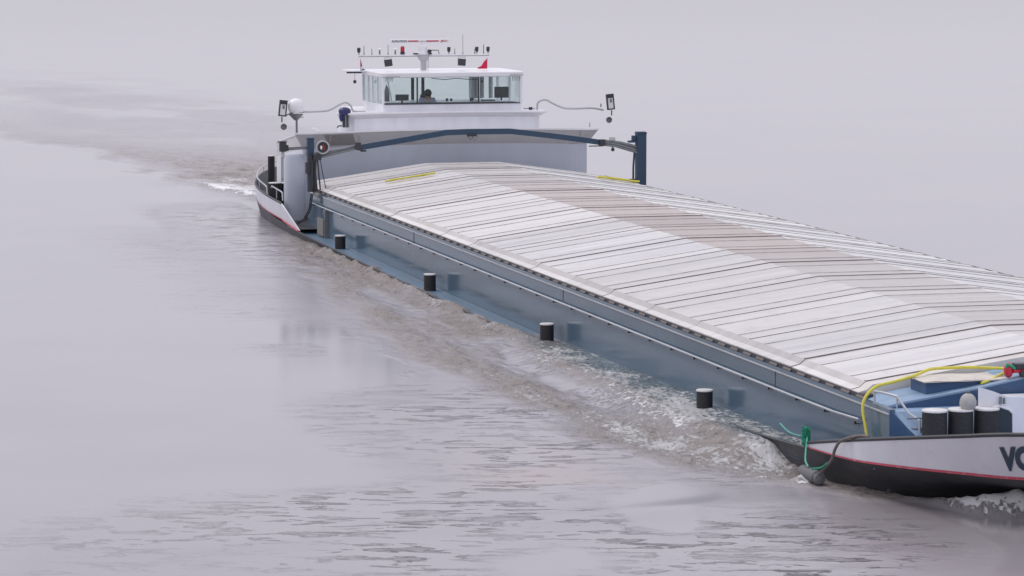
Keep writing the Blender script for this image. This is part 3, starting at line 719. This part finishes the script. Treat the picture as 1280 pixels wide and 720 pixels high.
b=B();b.tube([(-2.4,2.65,3.68),(-2.4,3.05,3.66)],.012,6);b.box(-2.45,-2.35,2.85,2.95,3.63,3.72);b.tube([(-2.2,4.85,3.05),(-2.2,4.85,3.2)],.012,5);obj('deck_fitting',b,'dark',barge)
b=B();b.tube([(-2.4,-4.1,3.05),(-2.4,-4.3,3.14),(-2.4,-4.35,3.12)],.02,6);obj('roof_pipe',b,'whiteclean',barge)

# outboard motor stored on the roof edge
om=thing('outboard_motor','small blue outboard motor clamped upright beside the wheelhouse deck','outboard motor',(-2.3,-3.45,3.1))
b=B();b.sphere((-2.35,-3.29,3.66),.18,16,10,sc=(1.1,1.15,.8));b.sphere((-2.35,-3.40,3.50),.09,14,8,sc=(1,.8,1.9));obj('cowl',b,'cowl',om,smooth=True)
b=B();b.box(-2.4,-2.28,-3.36,-3.20,3.15,3.62);b.box(-2.42,-2.3,-3.38,-3.14,3.58,3.66);b.tube([(-2.35,-3.38,3.2),(-2.35,-3.5,3.2),(-2.35,-3.53,3.14)],.025,6);obj('leg',b,'dark',om,bevel=.02)
b=B();b.box(-2.27,-2.22,-3.30,-3.26,3.15,3.62);b.box(-2.27,-2.22,-3.2,-3.17,3.15,3.6);obj('clamp',b,'grey',om)

# ---------------------------------------------------------------- hatch crane
cr=thing('hatch_crane','dark blue travelling hatch crane spanning the hold just in front of the white superstructure','crane',(1.8,0,1.42))
b=B();b.box(1.68,1.9,-5.34,-5.14,1.43,3.10);b.box(1.66,1.92,-5.36,-5.12,3.04,3.075)
obj('post',b,'craneblue',cr,bevel=.012)
b=B();b.tube([(1.95,-5.24,1.45),(1.95,-5.24,2.55)],.085,10);b.tube([(1.99,-5.14,1.45),(1.99,-5.12,2.6)],.035,6);b.tube([(1.98,-5.08,1.45),(1.93,-5.12,2.0),(1.95,-5.10,2.55)],.04,8);b.box(1.88,2.05,-5.42,-5.3,2.0,2.35);b.box(1.9,2.1,-5.2,-4.95,2.42,2.6);obj('hydraulic_cylinder',b,'dark',cr,smooth=True)
b=B();b.box(1.64,1.92,5.22,5.52,1.43,3.12);b.box(1.62,1.94,5.2,5.54,3.06,3.09);b.box(1.7,1.85,5.08,5.22,2.84,3.0);b.box(1.7,1.9,4.95,5.22,2.78,2.84);obj('post',b,'craneblue',cr,bevel=.012)
b=B();b.tube([(1.8,5.12,1.6),(1.8,5.12,2.0),(1.8,5.16,2.55)],.032,8);b.cyl((1.8,5.1,1.58),(1.8,5.1,1.63),.12,n=12);obj('lift_rod',b,'dark',cr,smooth=True)
b=B();rows=[]
bm_=[(-3.75,2.76),(-2.6,2.93),(-.95,3.185),(-.3,3.20),(1.1,3.195),(2.0,3.09),(3.2,2.93),(4.05,2.80)]
for y,z in bm_: rows.append([(1.72,y,z-.085),(1.88,y,z-.085),(1.88,y,z+.085),(1.72,y,z+.085)])
b.grid(rows,close=True);b.add(rows[0],[(0,1,2,3)]);b.add(rows[-1],[(0,1,2,3)]);obj('beam',b,'craneblue',cr)
for k,(pts) in enumerate(([(1.8,-5.2,2.5),(1.8,-4.7,2.60),(1.8,-3.7,2.82)],[(1.8,4.0,2.80),(1.8,4.5,2.74),(1.8,5.3,2.50)])):
    b=B();b.tube(pts,.07,8)
    b.tube([(p[0]+.07,p[1],p[2]-.06) for p in pts],.035,6)
    if k==0: b.tube([(1.84,-5.1,2.60),(1.84,-4.2,2.74),(1.84,-3.7,2.86)],.04,6)
    else: b.tube([(1.82,4.05,2.86),(1.82,4.7,2.78),(1.82,5.3,2.62)],.05,6)
    obj('telescopic_arm',b,'grey',cr,smooth=True)
b=B();b.box(1.82,1.96,-3.85,-3.68,2.70,2.93);b.box(1.84,1.92,-3.68,-3.5,2.64,2.69);b.box(1.82,1.96,3.98,4.16,2.70,2.9);b.box(1.84,1.92,3.65,4.1,2.68,2.71);b.box(1.84,1.96,-.3,0.0,3.06,3.12);obj('sleeve',b,'dark',cr)
b=B();b.tube([(1.92,-.28,3.07),(1.92,-.2,2.95),(1.92,-.12,3.05)],.01,5);b.tube([(1.92,-.15,3.07),(1.92,-.05,2.93),(1.92,.04,3.07)],.007,5);obj('lifting_hook',b,'dark',cr)
b=B();b.lathe((1.92,-4.88,2.80),[(.168,-.03),(.20,-.04),(.215,0),(.215,.05),(.17,.055),(.168,.02)],24,axis='x',caps=False);rl=obj('hose_reel',b,'lightgrey',cr,smooth=True)
b=B();b.lathe((1.92,-4.88,2.80),[(.168,.0),(.165,.045),(.12,.03),(1e-3,.03)],24,axis='x');obj('reel_drum',b,'dark',rl,smooth=True)
b=B();b.sphere((1.975,-4.93,2.79),.05,10,6,sc=(.3,.8,1.3));obj('reel_hub',b,'lens',rl)
b=B();b.tube([(1.98,-4.88,2.9),(1.985,-4.83,2.72)],.018,5);obj('reel_handle',b,'redplastic',rl)
b=B();b.tube([(1.8,-5.2,2.78),(1.8,-6.05,2.74)],.032,8);b.tube([(1.8,-5.25,2.82),(1.8,-6.0,2.79)],.016,6);ob=obj('outrigger_bar',b,'grey',cr,smooth=True)
b=B();b.box(1.75,1.92,-6.2,-6.0,2.68,2.98);b.box(1.72,1.94,-6.26,-5.97,2.98,3.0);b.box(1.75,1.9,-6.0,-5.93,2.7,2.88);obj('winch_motor',b,'dark',ob,bevel=.02)
b=B();b.lathe((1.83,-6.1,2.56),[(1e-3,-.10),(.055,-.06),(.06,.06),(.03,.12)],12);obj('camera_lamp',b,'lightgrey',ob,smooth=True)
b=B();b.box(1.75,1.9,4.34,4.5,2.86,2.96,'lightgrey');b.tube([(1.82,4.42,2.7),(1.82,4.44,2.62)],.03,6,m='grey');b.sphere((1.82,4.44,2.57),.06,10,6,m='dark');obj('camera_lamp',b,None,cr)
b=B();b.tube([(2.05,-4.98,1.5),(2.02,-5.02,2.0),(2.0,-5.06,2.55)],.026,6);b.tube([(2.05,-4.80,1.5),(2.03,-4.9,2.0),(2.02,-5.0,2.55)],.014,6);obj('hose',b,'dark',cr,smooth=True)

# ---------------------------------------------------------------- loose things
def hose(pts,r,mat,name,label,cat,n=6,group=None):
    b=B();b.tube(interp(pts,n),r,8);return tag(obj(name,b,mat,None,smooth=True),label,cat,group)
hose([(49.05,-5.16,.55),(48.9,-5.16,.95),(48.75,-5.17,1.30),(48.7,-5.10,1.50),(48.65,-4.90,1.66),(48.62,-4.55,1.73),(48.6,-4.25,1.80),(48.5,-4.05,1.84),(48.4,-3.85,1.88),(48.3,-3.6,1.88),(48.3,-3.1,1.88),(48.35,-2.7,1.86),(48.5,-2.45,1.86)],.027,'yellow','water_hose','long yellow hose hanging down the coaming corner and running over the canvas lid','hose',group='yellow hoses at the bow')
hose([(49.1,-3.20,1.72),(49.0,-3.0,1.75),(48.8,-2.75,1.80),(48.7,-2.5,1.87)],.026,'yellow','water_hose','short yellow hose end pointing out below the red and green winch','hose',group='yellow hoses at the bow')
# yellow straps on the aftmost covers
def lashing(y0,y1,x,z0,z1,label):
    b=B()
    for k in range(5):
        pts=[]
        for i in range(9):
            u=i/8;y=y0+(y1-y0)*u;pts.append((x+random.uniform(-.08,.08)+k*.07,y,z0+(z1-z0)*u+.04+.012*k+random.uniform(0,.012)))
        b.tube(interp(pts,3),.02,6)
    return tag(obj('lashing_strap',b,'yellow',None,smooth=True),label,'strap','yellow straps on the aft hatch covers')
lashing(-3.35,-1.85,3.9,1.82,2.03,'yellow strap bundle lying on the aft hatch covers, starboard side')
lashing(3.4,4.7,3.6,1.80,1.62,'yellow strap bundle lying on the aft hatch covers, port side')
# ropes and fender by the fore bulwark
fd=thing('cylinder_fender','grey rubber cylinder fender hanging at the waterline below the rope','fender',(48.4,-5.9,.1))
b=B();b.lathe((47.75,-5.86,.14),[(.03,0),(.09,.02),(.11,.06),(.11,.82),(.09,.88),(.04,.9)],20,axis='x');obj('body',b,'rubber',fd,smooth=True)
b=B();b.lathe((48.5,-5.86,.14),[(.112,0),(.118,.03),(.112,.06)],20,axis='x');obj('end_ring',b,'dark',fd,smooth=True)
hose([(47.45,-5.66,.72),(47.6,-5.74,.50),(47.9,-5.86,.34),(48.15,-5.90,.27)],.016,'mint','mooring_rope','thin mint green line running from the green knot down to the grey fender','rope')
hose([(45.6,-5.5,.62),(46.2,-5.55,.56),(46.9,-5.6,.60),(47.4,-5.66,.72)],.011,'mint','guard_line','slack pale green line ending at the green knot on the gunwale','rope')
b=B()
for k in range(16):
    a=random.uniform(0,6.28);c=Vector((47.42,-5.68,.68+.10*math.sin(k*1.3)));q=[c+Vector((.06*math.cos(a+t),.06*math.sin(a+t),.05*math.sin(2*t+k))) for t in (0,1,2,3,4,5,6)]
    b.tube(q,.022,6)
b.tube([(47.42,-5.69,.5),(47.42,-5.69,.7)],.04,6)
tag(obj('rope_knot',b,'green',None,smooth=True),'dark green bunch of knotted rope at the start of the fore bulwark','rope')
hose([(49.95,-5.52,1.03),(49.75,-5.62,1.02),(49.4,-5.78,.90),(49.15,-5.80,.72),(49.0,-5.80,.52),(48.8,-5.86,.34),(48.62,-5.88,.22)],.026,'rope','mooring_line','brown-grey rope over the bulwark holding the cylinder fender','rope')
hose([(48.9,-5.84,.45),(48.8,-5.9,.36),(48.5,-5.95,.29)],.02,'green','tail_rope','short dark green rope end tied above the cylinder fender','rope')
bf=thing('ball_fender','round beige ball fender leaning against the white windlass bulkhead','fender',(50.1,-3.86,1.4))
b=B();b.sphere((50.1,-3.86,1.55),.14,20,14,sc=(1,1,1.15));obj('ball',b,'ball',bf,smooth=True)
b=B();b.cyl((50.1,-3.86,1.70),(50.1,-3.86,1.74),.03,n=8);obj('eye',b,'rope',bf)
# cordless-tool like red and green winch on a stand at the right
tl=thing('red_winch','red and black hand winch with green end cap on a slim post above the forecastle','winch',(49.3,-2.3,1.5))
b=B();b.tube([(49.1,-2.30,1.84),(49.1,-2.30,1.98)],.02,8);b.box(49.0,49.2,-2.66,-1.9,1.88,1.935);obj('stand',b,'redplastic',tl)
b=B();b.box(49.0,49.2,-2.62,-1.9,1.94,2.03);b.cyl((49.15,-2.5,1.87),(49.26,-2.5,1.87),.06,n=12);b.cyl((49.15,-2.33,1.85),(49.28,-2.33,1.85),.07,n=12);b.cyl((49.1,-2.28,2.16),(49.2,-2.28,2.16),.035,n=12);b.tube([(49.15,-2.28,2.03),(49.15,-2.28,2.16)],.012,6);obj('body',b,'dark',tl,bevel=.015)
b=B();b.sphere((49.1,-2.72,1.92),.09,14,10,sc=(1,.9,1.45));obj('drum',b,'redplastic',tl,smooth=True)
b=B();b.tube([(49.17,-2.80,1.98),(49.18,-2.78,2.03),(49.18,-2.70,2.00),(49.19,-2.64,1.95)],.025,6);b.box(49.0,49.21,-2.2,-1.95,2.035,2.07);obj('cap',b,'greenplastic',tl)
b=B();b.tube([(50.1,-2.78,1.55),(50.1,-2.78,2.0)],.012,6);b.sphere((50.1,-2.78,2.02),.03,8,6);tag(obj('signal_pole',b,'grey',None),'thin grey rod standing on the white windlass housing','pole')

# ---------------------------------------------------------------- river
def lattice(seed,n=256): return np.random.default_rng(seed).random((n,n))
LAT=[lattice(i) for i in range(6)]
def vn(x,y,k):
    A=LAT[k%6];n=A.shape[0];xi=np.floor(x).astype(int);yi=np.floor(y).astype(int);fx=x-xi;fy=y-yi
    fx=fx*fx*(3-2*fx);fy=fy*fy*(3-2*fy);a=A[xi%n,yi%n];b_=A[(xi+1)%n,yi%n];c=A[xi%n,(yi+1)%n];d=A[(xi+1)%n,(yi+1)%n]
    return a*(1-fx)*(1-fy)+b_*fx*(1-fy)+c*(1-fx)*fy+d*fx*fy
def fbm(x,y,o=4,k=0):
    s=0;a=1;t=0
    for i in range(o): s=s+a*vn(x*2**i+7.3*i,y*2**i+3.1*i,k+i);t+=a;a*=.55
    return s/t-.5
def grow(a,b_,g=1.07,cap=4000):
    out=[];st=b_-a if b_>a else 0;x=b_;return out
xs=list(np.arange(-30,58.001,.13));ys=list(np.arange(-14,-1.4,.085))
def ext(lst,end,step,g,sign):
    x=lst[-1] if sign>0 else lst[0]
    while (x<end if sign>0 else x>end):
        step*=g;x+=sign*step
        if sign>0: lst.append(x)
        else: lst.insert(0,x)
ext(xs,90,.13,1.03,1);ext(xs,3500,1.5,1.25,1);ext(xs,-160,.13,1.012,-1);ext(xs,-6000,2.2,1.15,-1)
ext(ys,12,.085,1.03,1);ext(ys,60,.4,1.04,1);ext(ys,4000,2.4,1.2,1);ext(ys,-45,.085,1.025,-1);ext(ys,-4000,2,1.2,-1)
xs=np.array(xs);ys=np.array(ys);X,Y=np.meshgrid(xs,ys,indexing='ij')
def sm(a,b_,v): t=np.clip((v-a)/(b_-a),0,1);return t*t*(3-2*t)
# outer edge of the disturbed strip along the starboard side
yo=np.interp(X,[-6,2.8,14.5,23.9,32.8,37.7,42,45,48,50.0,50.6],[-5.9,-6.4,-8.0,-8.6,-9.1,-8.9,-8.2,-7.7,-7.1,-6.0,-5.2])
wob=fbm(X*.35,Y*.8,4,1)*1.5
inside=sm(-.3,1.5,(Y-yo)+wob*1.5)*(Y<0)*sm(-4,4,X)*(1-sm(49.6,50.6,X+wob*.3))
oc=np.interp(X,[3,15,23.9,31.5,36,38.6,42.2,45.3,48],[-6.6,-7.3,-7.9,-8.1,-7.7,-7.4,-7.2,-6.8,-6.6])
st=fbm(X*.45,Y*1.9,4,3)
streak=np.exp(-((Y-oc)/.62)**2)+1.1*np.exp(-((Y+5.75)/.55)**2)+sm(41,45.5,X)*.8
turb=inside*np.clip(streak*.85+1.9*st+.12,0,1)
ship=(np.abs(Y)<5.5)&(X>-16)&(X<51)
# wake astern
we=np.interp(X,[-93,-53,-43,-29,-18,-14],[-14,-9.6,-7.2,-5.6,-4.9,-4.2])
near=sm(-48,-24,X);wake=sm(-.5,2.5,(Y-we)+wob*3)*(near+(1-near)*np.exp(-np.clip(Y-we,0,60)/3.5))*(1-sm(0,9,Y+wob*2))*(1-sm(-15,-12,X))*np.interp(X,[-150,-90,-55,-30,-18],[0,.08,.28,.65,1])
port=sm(-7,-6,-np.abs(Y))*(Y>0)*sm(0,10,X)*.4
silt_lift=.12*sm(49.6,50.6,X)*(1-sm(53,56,X))*sm(-9,-6,Y)+.55*sm(42,44.5,X)*(1-sm(47.4,48.2,X))*sm(-11.8,-10.5,Y+wob)*(1-sm(-8.3,-7.5,Y))*np.clip(.5+3*fbm(X*.5,Y*.5,3,4),0,1)  # first term lightens the colour over the bow's dark reflection; second is silt
turb=np.clip(turb+wake,0,1)
# ripples: patches of short dark wavelets
patch=fbm(X*.10+3,Y*.22+9,3,2)
rz=sm(45.2,48.5,X+ (Y+8)*.12)*sm(-22,-11,Y)*(.8+.7*sm(50,53,X))        # in front of and beside the bow
r2=sm(-13.5,-10,Y)*(1-sm(-8.2,-7,Y))*sm(20,30,X)*.45
r3=(Y<-5)*sm(-9.5,-6,Y)*sm(-14,-4,X)*(1-sm(6,16,X))*.9
far=sm(-140,-40,X)*(1-sm(-20,-10,X))*sm(-8,-2,Y)*(1-sm(2,9,Y+wob*2))*.35
ripple=np.clip(.10*sm(-13,-9,Y)*sm(-6,2,X)*(Y<-5)+.18*wake+.25*inside+rz*(.45+patch*3)+r2*(.3+patch*3)+r3+far*(.4+patch*2),0.0,1)
h=(.0008+.006*(Y<0)*sm(-40,-10,X))*fbm(X*.2,Y*.2,2,3)*2
h+=ripple*.012*fbm(X*1.3+Y*.35,Y*.6,3,4)*2
h+=turb*(.10*fbm(X*1.1,Y*1.5,4,5)+.05*fbm(X*3.1,Y*3.5,2,0))*1.6
# long divergent wave leaving the bow
dv=(X-49.7)+ (Y+6)*.14
h+=.035*np.exp(-(dv/.7)**2)*(Y<-5.5)*sm(-22,-12,Y)
# water piling on to the gangway
wash=sm(27,34,X)*(1-sm(45.0,46.6,X))*sm(-6.1,-5.7,Y)*(Y<0)
wash2=sm(24,30,X)*(1-sm(45.5,47,X))*sm(-7.0,-5.9,Y)*(Y<0)
hw=np.interp(X,[24,28,33,39,42,45.5,46.5],[.05,.12,.17,.24,.23,.25,.1])
h=h*(1-.5*wash)+ (hw+.02)*wash2+.15*np.exp(-((Y+5.66)/.26)**2)*sm(2,7,X)*(1-sm(27,31,X))*(1+.7*fbm(X*1.3,Y*1.5,3,2))+.07*np.exp(-((Y+5.85)/.28)**2)*sm(42.3,43.6,X)*(1-sm(45.8,46.6,X))*(1+.8*fbm(X*1.6,Y*2,3,2))
# bow wave
wlx=np.interp(Y,[-5.6,-5.12,-4.4,-3.5,-2.4,-1.2,0,1.2,2.4,3.5,4.4,5.12,5.6],[47,49.1,49.9,50.35,50.85,51.3,51.5,51.3,50.85,50.35,49.9,49.1,47])
db=X-wlx-1.38*(1-sm(4.2,5.2,np.abs(Y)))
amp=np.interp(np.abs(Y),[0,2.5,3.4,4.0,4.4,4.7,5.2],[.40,.36,.33,.30,.24,.08,0])
crest=np.exp(-((db-.28)/.32)**2)*(db>-.6)
h+=amp*crest*(1+.55*fbm(X*2.6,Y*3.2,4,1)*2)
foam=np.zeros_like(h)
fn=fbm(X*.8+1,Y*1.2,4,2)
foam+=np.clip(amp*8-.5,0,1.8)*np.exp(-((db-.22)/.42)**2)*(1+.5*fn)
foam+=inside*(.30+.9*fn)*np.clip(streak+.15,0,1.15)*np.interp(X,[0,15,30,42,47,50],[.35,.5,.8,1.2,1.3,1.0])
# bright breaking lines close to the hull
foam+=.42*np.exp(-((Y+6.15+.25*fn*2)/.30)**2)*(.7+1.2*fn)*sm(29,33,X)*(1-sm(42,43.5,X))*(Y<-5.66)
foam+=.22*(1+2*fn)*np.exp(-((Y+6.0)/.24)**2)*sm(44.2,45.2,X)*(1-sm(48.0,48.5,X))
foam+=.40*np.exp(-((Y-(yo+.9))/.45)**2)*sm(34,41,X)*(1-sm(47,49,X))*(.6+fn)
foam+=.35*np.exp(-((Y+5.72)/.10)**2)*sm(5,8,X)*(1-sm(28,31,X))*(.6+fn*2)
foam+=.95*(.8+1.6*fn)*np.exp(-((Y-(we+.4))/.35)**2)*sm(-23,-19,X)*(1-sm(-13,-11,X))
h+=.12*np.exp(-((Y-(we+.3))/.3)**2)*sm(-23,-19,X)*(1-sm(-13,-11,X))
foam+=.75*wake*sm(-34,-18,X)*np.clip(.35+fn*2.2,0,1)+1.4*np.exp(-((X+18.5)/3.5)**2-((Y+3.6)/1.3)**2)*(.7+fn)+wake*.25*np.clip(fn*2,0,1)
foam+=wash*(.32+fn*.6)
foam+=.6*sm(47.9,48.0,X)*(1-sm(48.2,48.4,X))*np.exp(-((Y+5.95)/.14)**2)
h+=.12*np.exp(-((X-48.0)/.16)**2-((Y+5.93)/.14)**2)
foam=np.clip(foam,0,1.6)
edge=1-sm(150,1500,np.hypot(X,Y));h*=edge
far_f=sm(-800,-120,X);ripple*=far_f;
nx,ny=X.shape;co=np.stack([X,Y,h],-1).reshape(-1,3)
idx=np.arange(nx*ny).reshape(nx,ny);q=np.stack([idx[:-1,:-1],idx[1:,:-1],idx[1:,1:],idx[:-1,1:]],-1).reshape(-1,4)
me=bpy.data.meshes.new('water');me.vertices.add(nx*ny);me.vertices.foreach_set('co',co.astype(np.float32).ravel())
me.loops.add(q.size);me.polygons.add(len(q));me.loops.foreach_set('vertex_index',q.ravel().astype(np.int32));me.polygons.foreach_set('loop_start',np.arange(0,q.size,4,dtype=np.int32))
me.polygons.foreach_set('use_smooth',np.ones(len(q),bool))
me.update(calc_edges=True);me.validate()
for nm,arr in (('foam',foam),('turb',turb),('ripple',ripple),('wash',wash),('silt_lift',silt_lift),('chop',wake)):
    a=me.attributes.new(nm,'FLOAT','POINT');a.data.foreach_set('value',arr.ravel().astype(np.float32))
m,nt,b_=newmat('river_water');L=nt.links
def att(n): a=nt.nodes.new('ShaderNodeAttribute');a.attribute_name=n;return a.outputs['Fac']
def math_(op,a,c,cl=False):
    n=nt.nodes.new('ShaderNodeMath');n.operation=op;n.use_clamp=cl
    for i,v in enumerate((a,c)):
        if isinstance(v,(int,float)): n.inputs[i].default_value=v
        else: L.new(v,n.inputs[i])
    return n.outputs[0]
def noise(sc_,det,sx=1,sy=1,rough=.55,dist=0):
    g=nt.nodes.new('ShaderNodeNewGeometry');mp=nt.nodes.new('ShaderNodeMapping');mp.inputs['Scale'].default_value=(sx,sy,1);L.new(g.outputs['Position'],mp.inputs[0])
    n=nt.nodes.new('ShaderNodeTexNoise');n.inputs['Scale'].default_value=sc_;n.inputs['Detail'].default_value=det;n.inputs['Roughness'].default_value=rough;n.inputs['Distortion'].default_value=dist;L.new(mp.outputs[0],n.inputs['Vector']);return n.outputs['Fac']
def mrange(v,a,c,d=0,e=1):
    n=nt.nodes.new('ShaderNodeMapRange');n.interpolation_type='SMOOTHSTEP';n.inputs[1].default_value=a;n.inputs[2].default_value=c;n.inputs[3].default_value=d;n.inputs[4].default_value=e;L.new(v,n.inputs[0]);return n.outputs[0]
def mixc(f,a,c):
    n=nt.nodes.new('ShaderNodeMixRGB')
    L.new(f,n.inputs[0])
    for i,v in ((1,a),(2,c)):
        if isinstance(v,tuple): n.inputs[i].default_value=v+(1,)
        else: L.new(v,n.inputs[i])
    return n.outputs[0]
fo,tu,ri,wa=att('foam'),att('turb'),att('ripple'),att('wash')
f1=noise(4.5,9,1,1.6,.72,.5)
fleck=noise(9,5,1,1.6,.6,.3)
coarse=noise(1.1,8,.8,1.3,.7,.6)
def mixv(f,a,c): return math_('ADD',math_('MULTIPLY',a,math_('SUBTRACT',1,f)),math_('MULTIPLY',c,f))
ff=mrange(math_('ADD',mixv(math_('MULTIPLY',att('chop'),.8),math_('ADD',math_('MULTIPLY',f1,.62),math_('MULTIPLY',fleck,.38)),coarse),math_('MULTIPLY',fo,.22)),.60,.72)
ff=math_('MULTIPLY',ff,mrange(fo,.03,.2))
base=mixc(mrange(noise(.12,4),.35,.65),(.29,.278,.30),(.315,.298,.315))
base=mixc(att('silt_lift'),base,(.36,.29,.26))
base=mixc(tu,base,(.46,.405,.37))
base=mixc(math_('MULTIPLY',tu,mrange(noise(3.2,7,1,1.5,.7),.52,.63,0,.75)),base,(.16,.13,.11))  # dark specks painted in for wave faces that reflect less
base=mixc(math_('MULTIPLY',att('chop'),mrange(coarse,.46,.60,0,.85)),base,(.17,.14,.12))  # wake streaks: darker wave faces put into the colour
base=mixc(math_('MULTIPLY',wa,.75),base,(.10,.20,.25))
base=mixc(ff,base,(.80,.80,.80))
L.new(base,b_.inputs['Base Color'])
rg=math_('ADD',math_('MULTIPLY',ff,.5),math_('ADD',math_('ADD',math_('MULTIPLY',tu,.05),math_('SUBTRACT',math_('MINIMUM',math_('MULTIPLY',ri,1.3),.12),math_('MULTIPLY',ri,.12))),.12));L.new(rg,b_.inputs['Roughness'])
b_.inputs['IOR'].default_value=1.333
g=nt.nodes.new('ShaderNodeNewGeometry');vr=nt.nodes.new('ShaderNodeVectorRotate');vr.rotation_type='Z_AXIS';vr.inputs['Angle'].default_value=R(15);L.new(g.outputs['Position'],vr.inputs[0])
mp=nt.nodes.new('ShaderNodeMapping');mp.inputs['Scale'].default_value=(1,.34,1);L.new(vr.outputs[0],mp.inputs[0])
n_=nt.nodes.new('ShaderNodeTexNoise');n_.inputs['Scale'].default_value=2.6;n_.inputs['Detail'].default_value=7;n_.inputs['Roughness'].default_value=.62;n_.inputs['Distortion'].default_value=.3;L.new(mp.outputs[0],n_.inputs['Vector'])
n_a=n_.outputs['Fac'];n_b=noise(6,3,1,1,.6)
hgt=math_('ADD',math_('ADD',math_('MULTIPLY',math_('ADD',math_('MULTIPLY',mrange(n_a,.54,.72),.28),math_('MULTIPLY',mrange(math_('ABSOLUTE',math_('SUBTRACT',n_a,.56),0),.0,.028,1,0),.42)),math_('MULTIPLY',math_('MULTIPLY',ri,mrange(noise(.45,4,1,.6),.40,.62,.15,1)),.11)),math_('MULTIPLY',n_a,math_('MULTIPLY',ri,.01))),math_('MULTIPLY',n_b,math_('ADD',math_('MULTIPLY',tu,.08),math_('MULTIPLY',ri,.004))))
hgt=math_('ADD',hgt,math_('MULTIPLY',noise(2.6,8,1,1.4,.72,.4),math_('MULTIPLY',tu,.32)))
hgt=math_('ADD',hgt,math_('MULTIPLY',ff,.03))
hgt=math_('ADD',hgt,math_('MULTIPLY',noise(.8,6,.8,1.4,.65,.5),math_('MULTIPLY',att('chop'),.55)))
bp=nt.nodes.new('ShaderNodeBump');bp.inputs['Strength'].default_value=1;bp.inputs['Distance'].default_value=1;L.new(hgt,bp.inputs['Height']);L.new(bp.outputs[0],b_.inputs['Normal'])
me.materials.append(m)
wo=bpy.data.objects.new('water',me);COL.objects.link(wo);wo['kind']='structure'

# ---------------------------------------------------------------- light
w=bpy.data.worlds.new('World');sc.world=w;w.use_nodes=True;nt=w.node_tree;nt.nodes.clear();L=nt.links
SE,SA=R(55),R(0)
o=nt.nodes.new('ShaderNodeOutputWorld');s=nt.nodes.new('ShaderNodeTexSky');s.sky_type='NISHITA';s.sun_disc=False;s.sun_elevation=SE;s.air_density=1;s.dust_density=3
bg=nt.nodes.new('ShaderNodeBackground');bg.inputs[1].default_value=.10;L.new(s.outputs[0],bg.inputs[0])
tc=nt.nodes.new('ShaderNodeTexCoord');n=nt.nodes.new('ShaderNodeTexNoise');n.inputs['Scale'].default_value=1.6;n.inputs['Detail'].default_value=4;L.new(tc.outputs['Generated'],n.inputs['Vector'])
c=nt.nodes.new('ShaderNodeValToRGB');c.color_ramp.elements[0].position=.3;c.color_ramp.elements[1].position=.7;c.color_ramp.elements[0].color=(.80,.785,.885,1);c.color_ramp.elements[1].color=(.86,.84,.935,1);L.new(n.outputs['Fac'],c.inputs[0])
bg2=nt.nodes.new('ShaderNodeBackground');sx=nt.nodes.new('ShaderNodeSeparateXYZ');L.new(tc.outputs['Generated'],sx.inputs[0]);ab=nt.nodes.new('ShaderNodeMath');ab.operation='MAXIMUM';ab.inputs[1].default_value=0;L.new(sx.outputs[2],ab.inputs[0]);pw=nt.nodes.new('ShaderNodeMath');pw.operation='POWER';pw.inputs[1].default_value=.45;L.new(ab.outputs[0],pw.inputs[0]);mr=nt.nodes.new('ShaderNodeMapRange');mr.inputs[1].default_value=0;mr.inputs[2].default_value=.95;mr.inputs[3].default_value=.75;mr.inputs[4].default_value=1.34;L.new(pw.outputs[0],mr.inputs[0]);L.new(mr.outputs[0],bg2.inputs[1]);L.new(c.outputs[0],bg2.inputs[0])
mx=nt.nodes.new('ShaderNodeMixShader');mx.inputs[0].default_value=.88;L.new(bg.outputs[0],mx.inputs[1]);L.new(bg2.outputs[0],mx.inputs[2]);L.new(mx.outputs[0],o.inputs[0])
# sun behind the veil of cloud: from astern and starboard
azs=math.atan2(-.75,-.65)   # direction to the sun in the x-y plane
dirv=Vector((math.cos(SE)*math.cos(azs),math.cos(SE)*math.sin(azs),math.sin(SE)))
s.sun_rotation=math.pi/2-azs
sl=bpy.data.lights.new('sun','SUN');sl.energy=.9;sl.angle=R(18);sl.color=(1,.96,.90)
so=bpy.data.objects.new('sun',sl);COL.objects.link(so);so.rotation_euler=dirv.to_track_quat('Z','Y').to_euler()

# ---------------------------------------------------------------- camera
f=4000.;p=math.atan(430/4000.);az=math.atan(1060*math.cos(p)/4000.)
r=Vector((math.sin(az),math.cos(az),0));a=Vector((-math.cos(az),math.sin(az),0))
fw=a*math.cos(p)+Vector((0,0,-math.sin(p)));up=r.cross(fw)
cd=bpy.data.cameras.new('camera');cd.sensor_width=36;cd.lens=f/1280*36;cd.clip_end=20000;cd.clip_start=1
co_=bpy.data.objects.new('camera',cd);COL.objects.link(co_)
mw=Matrix((r,up,-fw)).transposed().to_4x4();mw.translation=Vector((98.2507,-24.2474,9.0));co_.matrix_world=mw
sc.camera=co_
sc.view_settings.view_transform='Standard';sc.view_settings.look='None';sc.view_settings.exposure=0;sc.view_settings.gamma=1
sc.render.engine='CYCLES'
